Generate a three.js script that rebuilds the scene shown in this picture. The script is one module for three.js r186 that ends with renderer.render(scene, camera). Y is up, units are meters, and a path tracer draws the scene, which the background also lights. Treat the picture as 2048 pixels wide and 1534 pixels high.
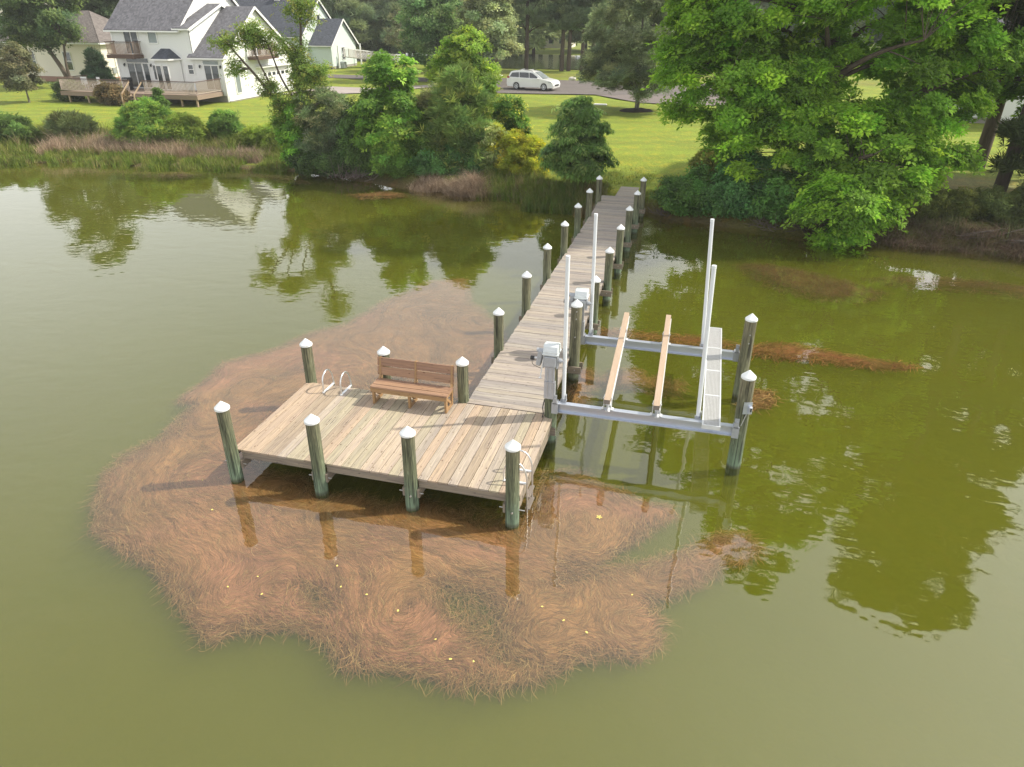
import * as THREE from 'three';
import { mergeGeometries } from 'three/addons/utils/BufferGeometryUtils.js';
import { RoundedBoxGeometry } from 'three/addons/geometries/RoundedBoxGeometry.js';

// ---------------------------------------------------------------- camera, sky, sun, exposure
const scene = new THREE.Scene();
const camera = new THREE.PerspectiveCamera(56.7376, 1024 / 767, 0.1, 4000);
camera.position.set(8.725, 8.703, 10.441);
camera.rotation.order = 'YXZ';
camera.rotation.set(-0.48712, 0.26007, 0.00245);
scene.add(camera);

const SUN = new THREE.Vector3(0.593, 0.649, -0.471).normalize();
const SKYW = 512, SKYH = 256;
{
  const data = new Float32Array(SKYW * SKYH * 4), d = new THREE.Vector3();
  for (let j = 0; j < SKYH; j++) for (let i = 0; i < SKYW; i++) {
    const v = (j + 0.5) / SKYH, u = (i + 0.5) / SKYW;
    const el = (v - 0.5) * Math.PI, az = (u - 0.5) * 2 * Math.PI;
    d.set(Math.cos(el) * Math.cos(az), Math.sin(el), Math.cos(el) * Math.sin(az));
    const ang = Math.acos(Math.min(1, Math.max(-1, d.dot(SUN)))) * 180 / Math.PI;
    const e = Math.max(0, d.y), band = 1.3 * Math.exp(-e / 0.38);
    let r = 0.56 + band, g = 0.58 + band * 1.01, b = 0.63 + band;
    const c = 0.06 * Math.sin(7 * d.x + 3 * d.z + 2 * Math.sin(5 * d.z)) * Math.sin(6 * d.z - 2 * d.x + 4 * d.y);   // thin milky haze, uneven
    const glow = 1.3 * Math.exp(-ang * ang / (2 * 22 * 22)) + 0.3 * Math.exp(-ang / 45);
    r += c + glow * 1.04; g += c + glow; b += c + glow * 0.9;
    if (d.y < 0) { const k = Math.max(0.25, 1 + d.y * 3); r *= k; g *= k; b *= k; }
    const o = (j * SKYW + i) * 4; data[o] = r; data[o + 1] = g; data[o + 2] = b; data[o + 3] = 1;
  }
  const tex = new THREE.DataTexture(data, SKYW, SKYH, THREE.RGBAFormat, THREE.FloatType);
  tex.mapping = THREE.EquirectangularReflectionMapping; tex.magFilter = THREE.LinearFilter; tex.needsUpdate = true;
  scene.background = tex; scene.environment = tex;
}
const sun = new THREE.DirectionalLight(new THREE.Color(1.0, 0.93, 0.80), 5);
sun.position.copy(SUN).multiplyScalar(120); sun.target.position.set(0, 0, -25);
sun.castShadow = true; sun.shadow.radius = 2; sun.shadow.mapSize.set(4096, 4096);
Object.assign(sun.shadow.camera, { left: -90, right: 90, top: 90, bottom: -90, near: 1, far: 400 });
scene.add(sun, sun.target);
scene.fog = new THREE.FogExp2(new THREE.Color(0.86, 0.90, 0.90), 0.00045);

const renderer = new THREE.WebGLRenderer({ antialias: true });
renderer.setSize(1024, 767);
renderer.toneMapping = THREE.LinearToneMapping;
renderer.toneMappingExposure = 1.05;
renderer.shadowMap.enabled = true;

// ---------------------------------------------------------------- helpers
function mulberry(a) { return () => { a |= 0; a = a + 0x6D2B79F5 | 0; let t = Math.imul(a ^ a >>> 15, 1 | a); t = t + Math.imul(t ^ t >>> 7, 61 | t) ^ t; return ((t ^ t >>> 14) >>> 0) / 4294967296; }; }
const rnd = mulberry(20240611);
const rr = (a, b) => a + (b - a) * rnd();
const clamp = (x, a = 0, b = 1) => Math.min(b, Math.max(a, x));
const smooth = (a, b, x) => { const t = clamp((x - a) / (b - a)); return t * t * (3 - 2 * t); };
const lerp = (a, b, t) => a + (b - a) * t;
const V = (x, y, z) => new THREE.Vector3(x, y, z);
function hash2(ix, iy) { let h = Math.imul(ix, 374761393) + Math.imul(iy, 668265263) | 0; h = Math.imul(h ^ h >>> 13, 1274126177); return ((h ^ h >>> 16) >>> 0) / 4294967296; }
function vnoise(x, y, px = 0, py = 0) {
  let x0 = Math.floor(x), y0 = Math.floor(y); const fx = x - x0, fy = y - y0;
  let x1 = x0 + 1, y1 = y0 + 1;
  if (px) { x0 = ((x0 % px) + px) % px; x1 = ((x1 % px) + px) % px; }
  if (py) { y0 = ((y0 % py) + py) % py; y1 = ((y1 % py) + py) % py; }
  const sx = fx * fx * (3 - 2 * fx), sy = fy * fy * (3 - 2 * fy);
  return lerp(lerp(hash2(x0, y0), hash2(x1, y0), sx), lerp(hash2(x0, y1), hash2(x1, y1), sx), sy);
}
function fbm(x, y, oct = 4, px = 0, py = 0) { let s = 0, a = 0.5, n = 0; for (let i = 0; i < oct; i++) { s += a * vnoise(x, y, px, py); n += a; a *= 0.5; x *= 2; y *= 2; px *= 2; py *= 2; } return s / n; }

const used = new Map();
function numbered(name) { const n = used.get(name) ?? 0; used.set(name, n + 1); return n ? `${name}_${String(n).padStart(3, '0')}` : name; }
function tag(o, label, category, group, kind) { if (label) o.userData.label = label; if (category) o.userData.category = category; if (group) o.userData.group = group; if (kind) o.userData.kind = kind; return o; }
function thing(name, label, category, pos = [0, 0, 0], turn = 0, group) {
  const o = new THREE.Group(); o.name = numbered(name); o.position.set(...pos); o.rotation.y = turn; scene.add(o);
  return tag(o, label, category, group);
}
function part(name, geo, mat, parent, label) {
  if (Array.isArray(geo)) geo = merge(geo);
  const m = new THREE.Mesh(geo, mat); m.name = name; m.castShadow = m.receiveShadow = true;
  (parent ?? scene).add(m); if (label) m.userData.label = label; if (!parent) m.name = numbered(name);
  return m;
}
function copyThing(src, name, label, pos, turn = 0, group) {
  const c = src.clone(); c.name = numbered(name); c.position.set(...pos); c.rotation.y = turn; c.userData = { ...src.userData }; scene.add(c);
  if (label) c.userData.label = label; if (group) c.userData.group = group; return c;
}
function merge(list) {
  const a = list.map((g) => { g = g.index ? g.toNonIndexed() : g; for (const k of Object.keys(g.attributes)) if (!['position', 'normal', 'uv'].includes(k)) g.deleteAttribute(k); return g; });
  return mergeGeometries(a);
}
function box(w, h, d, x = 0, y = 0, z = 0, rx = 0, ry = 0, rz = 0) { const g = new THREE.BoxGeometry(w, h, d); if (rx || ry || rz) g.applyMatrix4(new THREE.Matrix4().makeRotationFromEuler(new THREE.Euler(rx, ry, rz))); return g.translate(x, y, z); }
function cyl(r0, r1, h, x = 0, y = 0, z = 0, seg = 16, rx = 0, rz = 0) { const g = new THREE.CylinderGeometry(r1, r0, h, seg); if (rx) g.rotateX(rx); if (rz) g.rotateZ(rz); return g.translate(x, y, z); }
function tube(pts, r, seg = 24, rad = 8) { return new THREE.TubeGeometry(new THREE.CatmullRomCurve3(pts.map((p) => V(...p)), false, 'centripetal'), seg, r, rad); }
function bar(a, b, w, h) { // box beam between two points
  const A = V(...a), B = V(...b), L = A.distanceTo(B), g = new THREE.BoxGeometry(w, h, L);
  const m = new THREE.Matrix4().lookAt(A, B, Math.abs(B.y - A.y) > 0.99 * L ? V(1, 0, 0) : V(0, 1, 0)); m.setPosition(A.add(B).multiplyScalar(0.5));
  return g.applyMatrix4(m);
}
// tapered limb through points; radii interpolated
function limb(pts, r0, r1, sides = 5) {
  const P = [], N = [], I = [], n = pts.length, up = V(0.31, 0.17, 0.93), t = V(), u = V(), w = V();
  for (let i = 0; i < n; i++) {
    t.subVectors(pts[Math.min(n - 1, i + 1)], pts[Math.max(0, i - 1)]).normalize(); u.crossVectors(t, up).normalize(); w.crossVectors(t, u);
    const r = lerp(r0, r1, i / (n - 1));
    for (let k = 0; k < sides; k++) { const a = k / sides * 2 * Math.PI, c = Math.cos(a), s = Math.sin(a); const nx = u.x * c + w.x * s, ny = u.y * c + w.y * s, nz = u.z * c + w.z * s; P.push(pts[i].x + nx * r, pts[i].y + ny * r, pts[i].z + nz * r); N.push(nx, ny, nz); }
  }
  for (let i = 0; i < n - 1; i++) for (let k = 0; k < sides; k++) { const a = i * sides + k, b = i * sides + (k + 1) % sides, c = a + sides, d = b + sides; I.push(a, b, c, b, d, c); }
  return { P, N, I };
}
function joinLimbs(ls) {
  const P = [], N = [], I = []; for (const l of ls) { const o = P.length / 3; for (const x of l.P) P.push(x); for (const x of l.N) N.push(x); for (const i of l.I) I.push(i + o); }
  const g = new THREE.BufferGeometry(); g.setAttribute('position', new THREE.Float32BufferAttribute(P, 3)); g.setAttribute('normal', new THREE.Float32BufferAttribute(N, 3)); g.setIndex(I);
  const uv = new Float32Array(P.length / 3 * 2); for (let i = 0; i < uv.length / 2; i++) { uv[2 * i] = (P[3 * i] + P[3 * i + 2]) * 1.5; uv[2 * i + 1] = P[3 * i + 1] * 0.5; } g.setAttribute('uv', new THREE.BufferAttribute(uv, 2));
  return g;
}
const l2s = (x) => { x = clamp(x); return x <= 0.0031308 ? x * 12.92 : 1.055 * Math.pow(x, 1 / 2.4) - 0.055; };
function texture(w, h, fn, color = true) {      // fn(u, v, x, y) -> [r, g, b, a] (linear when a colour map)
  const d = new Uint8Array(w * h * 4);
  for (let y = 0; y < h; y++) for (let x = 0; x < w; x++) { const c = fn((x + 0.5) / w, (y + 0.5) / h, x, y), o = (y * w + x) * 4; for (let k = 0; k < 3; k++) d[o + k] = 255 * (color ? l2s(c[k]) : clamp(c[k])) + 0.5; d[o + 3] = c.length > 3 ? 255 * clamp(c[3]) + 0.5 : 255; }
  const t = new THREE.DataTexture(d, w, h); t.wrapS = t.wrapT = THREE.RepeatWrapping; t.magFilter = THREE.LinearFilter; t.minFilter = THREE.LinearMipmapLinearFilter; t.generateMipmaps = true; if (color) t.colorSpace = THREE.SRGBColorSpace; t.needsUpdate = true; return t;
}
const grey = (f) => (u, v, x, y) => { const g = f(u, v, x, y); return [g, g, g]; };
function std(color, rough = 0.8, extra = {}) { return new THREE.MeshStandardMaterial({ color: new THREE.Color().setRGB(...color), roughness: rough, ...extra }); }
function phys(color, rough = 0.8, extra = {}) { return new THREE.MeshPhysicalMaterial({ color: new THREE.Color().setRGB(...color), roughness: rough, ...extra }); }
// ---------------------------------------------------------------- materials
// weathered timber: u = 0.8 m across the grain (four lanes), v = 3.2 m along it
const knots = []; for (let i = 0; i < 34; i++) knots.push([rnd(), rnd(), rr(0.008, 0.02), rr(0.5, 1)]);
function timber(u, v, contrast, dark) {
  const lane = Math.floor(u * 4);
  let bend = 0, kd = 0;
  for (const k of knots) { let du = (u - k[0]) * 0.8, dv = (v - k[1]) * 3.2; if (dv > 1.6) dv -= 3.2; if (dv < -1.6) dv += 3.2; const q = Math.exp(-(du * du) / (k[2] * k[2] * 5) - (dv * dv) / (k[2] * k[2] * 28)); bend += q * du * 0.7; if (q > 0.02) kd = Math.max(kd, smooth(1.2, 0.5, Math.hypot(du, dv * 0.6) / k[2]) * k[3]); }
  const g = fbm((u - bend) * 96 + lane * 7, v * 6, 3, 96, 6), f = fbm((u - bend) * 300, v * 20, 2, 300, 20), b = fbm(u * 20, v * 5 + lane * 3, 3, 20, 5);
  let s = 1 + contrast * (0.9 * (g - 0.5) + 0.55 * (f - 0.5)) + 0.28 * (b - 0.5);
  s *= 1 - 0.62 * kd;
  const crack = smooth(0.80, 0.9, vnoise(u * 130, v * 9, 130, 9)) * smooth(0.45, 0.7, vnoise(u * 31 + 9, v * 13, 31, 13));
  return [s * (1 - dark * crack), kd, b];
}
const deckTex = texture(512, 1024, (u, v) => { const [s, k, b] = timber(u, v, 0.75, 0.55); const y = 0.1 * (b - 0.5); return [0.385 * s, 0.322 * s * (1 - 0.12 * k), (0.258 - y * 0.4) * s * (1 - 0.25 * k)]; });
const deckBump = texture(512, 1024, grey((u, v) => 0.5 * timber(u, v, 0.6, 0.9)[0]), false);
const oldTex = texture(512, 1024, (u, v) => { const [s, k, b] = timber(u, v, 0.85, 0.6); return [0.325 * s, 0.288 * s, (0.252 - 0.05 * (b - 0.5)) * s]; });
const platformWood = [[1, 1, 1], [1.1, 1.06, 1.0], [0.88, 0.89, 0.9], [1.04, 0.94, 0.84], [0.84, 0.79, 0.72], [0.93, 0.96, 0.86]].map((c) => std(c, 0.78, { map: deckTex, bumpMap: deckBump, bumpScale: 0.004 }));
const walkWood = [[1, 1, 1], [1.08, 1.04, 1.0], [0.88, 0.89, 0.91], [0.97, 0.94, 0.92], [0.80, 0.80, 0.82], [1.0, 0.98, 0.93]].map((c) => std(c, 0.85, { map: oldTex, bumpMap: deckBump, bumpScale: 0.005 }));
const beamWood = std([0.72, 0.68, 0.6], 0.85, { map: oldTex, bumpMap: deckBump, bumpScale: 0.005 });
const benchWood = [[0.78, 0.56, 0.44], [0.84, 0.6, 0.46], [0.72, 0.5, 0.4]].map((c) => std(c, 0.62, { map: deckTex, bumpMap: deckBump, bumpScale: 0.003 }));
const benchLeg = std([0.86, 0.62, 0.36], 0.65, { map: deckTex, bumpMap: deckBump, bumpScale: 0.003 });
// round piles: v runs from 0.5 m under water to 2.3 m above it
const pileTex = (hue) => texture(256, 512, (u, v) => {
  const y = -0.5 + 2.8 * v, n = fbm(u * 40 + hue * 5, v * 7, 4, 40, 7), f = fbm(u * 110, v * 26, 2, 110, 26), w = fbm(u * 5 + hue * 3, v * 6, 4, 5, 6);
  const low = smooth(0.95 + 0.7 * (w - 0.5), 0.1, y), mid = smooth(1.9, 0.8, y + 0.9 * (w - 0.5));
  let c = [0.178, 0.162, 0.098];
  const m = [0.118, 0.134, 0.076], l = [0.128, 0.180, 0.118];
  for (let k = 0; k < 3; k++) { c[k] = lerp(c[k], m[k], mid * (0.35 + 0.65 * hue)); c[k] = lerp(c[k], l[k], low * (0.3 + 0.7 * hue)); }
  const wet = smooth(0.10 + 0.06 * (w - 0.5), 0.02, y); for (let k = 0; k < 3; k++) c[k] = lerp(c[k], [0.05, 0.045, 0.025][k], wet * 0.75);
  let s = 1 + 1.3 * (n - 0.5) + 0.8 * (f - 0.5) + 0.6 * (w - 0.5);
  const cr = smooth(0.74, 0.86, vnoise(u * 34, v * 3.0 + 4, 34, 3)) ; s *= 1 - 0.62 * cr;
  const pale = smooth(0.62, 0.8, fbm(u * 16 + 3, v * 22, 3, 16, 22)) * 0.35; for (let k = 0; k < 3; k++) c[k] += pale * [0.09, 0.1, 0.075][k];
  return [c[0] * s, c[1] * s, c[2] * s];
});
const pileBump = texture(256, 512, grey((u, v) => 0.6 * fbm(u * 40, v * 7, 4, 40, 7) + 0.4 * fbm(u * 110, v * 26, 2, 110, 26)), false);
const pileMats = [pileTex(1), pileTex(0.55), pileTex(0.12)].map((t) => std([1, 1, 1], 0.9, { map: t, bumpMap: pileBump, bumpScale: 0.008 }));

const dirtN = texture(256, 256, (u, v) => { const s = 0.86 + 0.26 * fbm(u * 8, v * 8, 5, 8, 8); return [s, s, s]; });
const capTex = texture(256, 128, (u, v) => { const d = fbm(u * 10, v * 4, 4, 10, 4), st = smooth(0.62, 0.85, vnoise(u * 40, v * 2, 40, 2)) * smooth(0.35, 0.6, d); const s = 0.94 + 0.12 * (d - 0.5); return [s * (1 - 0.25 * st), s * (1 - 0.27 * st), s * (1 - 0.34 * st)]; });
const capMat = phys([0.80, 0.83, 0.83], 0.35, { clearcoat: 0.15, clearcoatRoughness: 0.4, map: capTex });
const alu = std([0.60, 0.64, 0.72], 0.42, { metalness: 0.85, map: dirtN });
const aluBright = std([0.76, 0.78, 0.80], 0.4, { metalness: 0.35, map: dirtN });
const galv = std([0.40, 0.42, 0.45], 0.55, { metalness: 0.45, map: dirtN });
const pvc = std([0.70, 0.73, 0.75], 0.38, { map: dirtN });
const whiteCover = phys([0.60, 0.64, 0.65], 0.4, { map: dirtN, clearcoat: 0.4, clearcoatRoughness: 0.25 });
const steelTube = std([0.72, 0.72, 0.72], 0.28, { metalness: 0.85 });
const blackRubber = std([0.015, 0.015, 0.016], 0.6);
const cableMat = std([0.03, 0.03, 0.03], 0.5);
const bolt = std([0.5, 0.5, 0.5], 0.4, { metalness: 0.8 });
const carpetTex = texture(256, 256, (u, v) => { const s = 0.75 + 0.5 * fbm(u * 60, v * 60, 2, 60, 60) * (0.7 + 0.6 * fbm(u * 6, v * 6, 3, 6, 6)); return [0.42 * s, 0.315 * s, 0.228 * s]; });
const carpet = std([1, 1, 1], 0.95, { map: carpetTex });
const endWood = std([0.20, 0.17, 0.145], 0.9, { map: dirtN });
// ground cover
const lawnTex = texture(1024, 1024, (u, v) => {
  const a = fbm(u * 12, v * 12, 4, 12, 12), b = fbm(u * 160, v * 160, 3, 160, 160), c = fbm(u * 5 + 3, v * 5, 3, 5, 5), dry = smooth(0.52, 0.75, fbm(u * 22 + 5, v * 22, 4, 22, 22));
  const s = 0.6 + 0.8 * b; return [1.1 * lerp(0.148, 0.225, dry * 0.7 + 0.3 * a) * s * (0.85 + 0.3 * c), 1.1 * lerp(0.205, 0.225, dry) * s * (0.85 + 0.3 * c), 0.012 * s];
});
const lawnBump = texture(512, 512, grey((u, v) => fbm(u * 120, v * 120, 3, 120, 120)), false);
const asphaltTex = texture(512, 512, (u, v) => { const s = 0.75 + 0.3 * fbm(u * 150, v * 150, 2, 150, 150) + 0.3 * (fbm(u * 6, v * 6, 4, 6, 6) - 0.5); return [0.145 * s, 0.125 * s, 0.115 * s]; });
const asphalt = std([1, 1, 1], 0.92, { map: asphaltTex });
const barkTex = texture(128, 256, (u, v) => { const s = 0.55 + 0.9 * fbm(u * 14, v * 6, 4, 14, 6); return [s, s * 0.97, s * 0.93]; });
const bark = (c) => std(c, 0.95, { map: barkTex });
const barkBrown = bark([0.115, 0.09, 0.068]), barkGrey = bark([0.19, 0.17, 0.15]), barkPine = bark([0.10, 0.075, 0.06]), barkPale = bark([0.26, 0.23, 0.20]);
// houses
const sidingWhite = std([0.74, 0.75, 0.73], 0.6), sidingCream = std([0.76, 0.70, 0.60], 0.65), sidingGreen = std([0.60, 0.68, 0.65], 0.65);
const trimWhite = std([0.80, 0.80, 0.79], 0.5);
const shingleTex = (r, g, b) => texture(256, 256, (u, v, x, y) => { const row = Math.floor(v * 28), c = hash2(Math.floor(u * 40 + (row % 2) * 0.5), row), e = fbm(u * 70, v * 70, 2, 70, 70); const s = 0.62 + 0.42 * c + 0.4 * (e - 0.5); return [r * s, g * s, b * s]; });
const shingleGrey = std([1, 1, 1], 0.92, { map: shingleTex(0.150, 0.148, 0.165) }), shingleDark = std([1, 1, 1], 0.92, { map: shingleTex(0.082, 0.09, 0.115) }), shingleBrown = std([1, 1, 1], 0.92, { map: shingleTex(0.19, 0.165, 0.155) });
const glass = phys([0.035, 0.045, 0.05], 0.06, { clearcoat: 1 }), glassPale = phys([0.20, 0.24, 0.235], 0.12, { clearcoat: 0.6 });
const concrete = std([0.34, 0.31, 0.28], 0.9, { map: dirtN }), brickMat = std([0.34, 0.20, 0.15], 0.9, { map: dirtN });
const deckBrown = std([0.27, 0.2, 0.155], 0.85, { map: dirtN }), railBrown = std([0.105, 0.065, 0.05], 0.8), baluster = std([0.40, 0.33, 0.28], 0.8), postWood = std([0.36, 0.27, 0.18], 0.85);
const black = std([0.02, 0.02, 0.022], 0.5);
// ---------------------------------------------------------------- terrain and water
const shore = [[-160, -25], [-60, -24], [-45, -24.5], [-33.6, -25.1], [-30.2, -27.0], [-24.2, -27.0], [-16.3, -28.4], [-12.8, -27.6], [-8.7, -26.4], [-5.3, -25.3], [-3.3, -24.9], [-1.1, -25.6], [1.5, -23.9], [3.7, -24.1], [6.4, -24.0], [7.2, -22.9], [9.9, -22.4], [13, -21.9], [15, -21.6], [16.9, -21.4], [21.2, -21.1], [28, -20.2], [60, -12], [160, 10]];
function shoreZ(x) { let i = 1; while (i < shore.length - 1 && shore[i][0] < x) i++; const a = shore[i - 1], b = shore[i], t = clamp((x - a[0]) / (b[0] - a[0])); return lerp(a[1], b[1], t) + 0.5 * (fbm(x * 0.7 + 40, 3.3, 3) - 0.5); }
function groundY(x, z) {
  const d = shoreZ(x) - z;                               // metres inland
  if (d < 0) return Math.max(-1.2, d * 1.1 - 0.02);
  const steep = smooth(-12, -6, x);                       // the left shore is a low marsh, the right one a cut bank
  const marsh = 0.10 + 0.35 * smooth(0, 5, d) + 0.75 * smooth(4.5, 11, d), bank = 0.62 * smooth(0, 1.3, d) + 0.58 * smooth(1.5, 9, d);
  let y = lerp(marsh, bank, steep) * smooth(0, 0.5, d + 0.15);
  const slope = smooth(70, 20, -z) * 0;
  return y + 0.10 * (fbm(x * 0.25, z * 0.25, 3) - 0.5) * smooth(2, 8, d) + slope;
}
{
  const xs = [], zs = [];
  for (let x = -1600; x < -100; x += 150) xs.push(x); for (let x = -100; x < -46; x += 1.8) xs.push(x); for (let x = -46; x < 36; x += 0.55) xs.push(x); for (let x = 36; x < 100; x += 2.4) xs.push(x); for (let x = 100; x <= 1600; x += 150) xs.push(x);
  for (let z = 24; z > -18; z -= 3) zs.push(z); for (let z = -18; z > -48; z -= 0.42) zs.push(z); for (let z = -48; z > -100; z -= 1.5) zs.push(z); for (let z = -100; z > -300; z -= 12) zs.push(z); for (let z = -300; z >= -2500; z -= 200) zs.push(z);
  const P = [], UV = [], C = [], I = [], nx = xs.length;
  for (const z of zs) for (const x of xs) {
    P.push(x, groundY(x, z), z); UV.push(x / 9, z / 9);
    const d = shoreZ(x) - z, n = fbm(x * 0.6, z * 0.6, 3);
    let c = [1, 1, 1];
    const mud = smooth(1.6 + 1.2 * (n - 0.5), 0.2, d); c = c.map((v, k) => lerp(v, [0.45, 0.26, 1.6][k], mud));
    const marsh = smooth(-10, -14, x) * smooth(1, 2, d) * smooth(8, 5.5, d + 2 * (n - 0.5)); c = c.map((v, k) => lerp(v, [0.62, 0.6, 1.1][k], marsh));
    const sand = smooth(3.2, 1.0, Math.hypot((x - 18.8) / 2.2, (z + 28.2) / 1.2) + 1.6 * (n - 0.5)); c = c.map((v, k) => lerp(v, [1.75, 1.2, 9][k], sand * 0.9));
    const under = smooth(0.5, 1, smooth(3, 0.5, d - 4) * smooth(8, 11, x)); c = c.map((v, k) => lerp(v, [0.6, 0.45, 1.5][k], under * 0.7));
    const worn = smooth(1.4, 0.4, Math.abs(x - 4.9 - 0.02 * (z + 24))) * smooth(-50, -30, z) * 0.25; c = c.map((v, k) => lerp(v, [1.15, 1.02, 1.6][k], worn));
    const path = 0.92 + 0.16 * smooth(0.3, 0.7, 0.5 + 0.5 * Math.sin((z + 0.35 * x) * 2.6 + 2 * n)); c = c.map((v) => v * path);   // mowing passes
    const far = smooth(90, 140, -z); c = c.map((v, k) => lerp(v, [0.75, 0.75, 1.2][k], far));
    const island = smooth(6, 2, Math.abs(z + 84)) * smooth(-45, -20, x); c = c.map((v, k) => lerp(v, [0.85, 0.66, 1.6][k], island * 0.6));
    C.push(...c);
  }
  for (let j = 0; j < zs.length - 1; j++) for (let i = 0; i < nx - 1; i++) { const a = j * nx + i; I.push(a, a + 1, a + nx, a + 1, a + nx + 1, a + nx); }
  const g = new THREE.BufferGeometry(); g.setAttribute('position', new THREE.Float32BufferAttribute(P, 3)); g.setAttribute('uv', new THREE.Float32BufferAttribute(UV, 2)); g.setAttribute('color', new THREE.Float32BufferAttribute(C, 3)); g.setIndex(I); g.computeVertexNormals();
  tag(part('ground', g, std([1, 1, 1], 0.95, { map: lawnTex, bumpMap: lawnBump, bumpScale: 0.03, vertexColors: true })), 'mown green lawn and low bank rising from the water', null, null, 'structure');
}
// the creek: a clear skin over a turbid olive body
const rippleTex = texture(1024, 1024, grey((u, v) => 0.62 * fbm(u * 12, v * 20, 2, 12, 20) + 0.13 * vnoise(u * 46, v * 80, 46, 80) + 0.25 * fbm(u * 4, v * 6, 2, 4, 6)), false);
{
  const waterMat = phys([0.94, 0.95, 0.68], 0.015, { transmission: 1, thickness: 0, ior: 1.76, bumpMap: rippleTex, bumpScale: 0.0055 });
  const g = new THREE.PlaneGeometry(420, 130, 1, 1).rotateX(-Math.PI / 2).translate(-10, 0, 30); const uv = g.attributes.uv; for (let i = 0; i < uv.count; i++) uv.setXY(i, uv.getX(i) * 420 / 7, uv.getY(i) * 130 / 7);
  const w = part('water', g, waterMat); w.castShadow = false; tag(w, 'still olive green creek water mirroring the bank and sky', null, null, 'structure');
  const murk = texture(512, 512, (u, v) => { const n = fbm(u * 6, v * 6, 4, 6, 6); return [lerp(0.140, 0.166, n), lerp(0.150, 0.170, n), 0.008]; });
  murk.repeat.set(12, 6);
  // silt hangs in the water: three thin veils over an opaque bottom, each a little deeper
  const bedPlane = (y) => new THREE.PlaneGeometry(420, 130).rotateX(-Math.PI / 2).translate(-10, y, 30);
  const veil = part('suspended_silt', [bedPlane(-0.17), bedPlane(-0.42), bedPlane(-0.8)], std([1, 1, 1], 1, { map: murk, transparent: true, opacity: 0.36 })); veil.castShadow = false; tag(veil, 'cloudy olive silt hanging in the creek water', null, null, 'structure');
  tag(part('water_bed', bedPlane(-1.3), std([1.05, 1.05, 1.05], 1, { map: murk })), 'turbid olive green bottom of the creek', null, null, 'structure');
}
// far pond, road, drives
function sheet(name, pts, y, mat, label, uvs = 4) {
  const s = new THREE.Shape(pts.map((p) => new THREE.Vector2(p[0], -p[1]))), g = new THREE.ShapeGeometry(s, 8).rotateX(-Math.PI / 2).translate(0, y, 0); const uv = g.attributes.uv, p = g.attributes.position; for (let i = 0; i < uv.count; i++) uv.setXY(i, p.getX(i) / uvs, p.getZ(i) / uvs);
  return tag(part(name, g, mat), label, null, null, 'structure');
}
const pondMat = phys([0.05, 0.06, 0.03], 0.08, { bumpMap: rippleTex, bumpScale: 0.004, ior: 1.33 });
sheet('pond', [[-60, -104], [-34, -97], [-20, -92.6], [-2, -93.5], [14, -97], [22, -106], [10, -118], [-20, -126], [-52, -124]], 1.27, pondMat, 'pale far pond shining between the pine trunks');
sheet('road', [[-20, -66], [-12, -61.6], [-2.5, -62.9], [6, -64], [12, -65.6], [14, -78], [-6, -77], [-17, -77.8], [-21, -78]], 1.275, asphalt, 'grey asphalt street running behind the lawn');
sheet('driveway', [[-2.5, -62.8], [2.2, -57.6], [7, -56.5], [11, -58.5], [11.9, -65.8], [6, -64.2]], 1.27, std([1.25, 1.2, 1.2], 0.92, { map: asphaltTex }), 'pale asphalt driveway behind the round lawn tree');
sheet('side_street', [[-19.5, -70.5], [-60, -75.5], [-60, -78.5], [-21, -75.5]], 1.272, asphalt, 'asphalt strip between the white and the green house');
sheet('garage_apron', [[-31.9, -55], [-29.5, -54.6], [-24, -58.5], [-19.6, -66.6], [-20.4, -69], [-25, -62.5], [-31, -63]], 1.272, std([2.6, 2.6, 2.6], 0.9, { map: asphaltTex }), 'pale concrete apron in front of the garage door');
// ---------------------------------------------------------------- dock: platform, walkway, ramp
function boardGeo(w, t, L, along, variant) {            // along 'x' or 'z'; timber texture runs along the board
  const g = along === 'z' ? new THREE.BoxGeometry(w, t, L) : new THREE.BoxGeometry(L, t, w);
  const p = g.attributes.position, n = g.attributes.normal, uv = g.attributes.uv, ou = (variant * 0.25) % 1 + 0.02, ov = (variant * 0.371) % 1;
  for (let i = 0; i < p.count; i++) {
    const a = along === 'z' ? p.getZ(i) : p.getX(i); let c = along === 'z' ? p.getX(i) : p.getZ(i); if (Math.abs(n.getY(i)) < 0.5) c = p.getY(i) + w;
    if (Math.abs(along === 'z' ? n.getZ(i) : n.getX(i)) > 0.5) uv.setXY(i, c / 0.8 + ou, p.getY(i) * 0.1 + ov); else uv.setXY(i, c / 0.8 + ou, a / 3.2 + ov);
  }
  return g;
}
const DECK = 0.66;
const platform = thing('dock_platform', 'square sunlit dock platform of tan planks carrying the bench', 'dock platform', [0, DECK, 0]);
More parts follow.
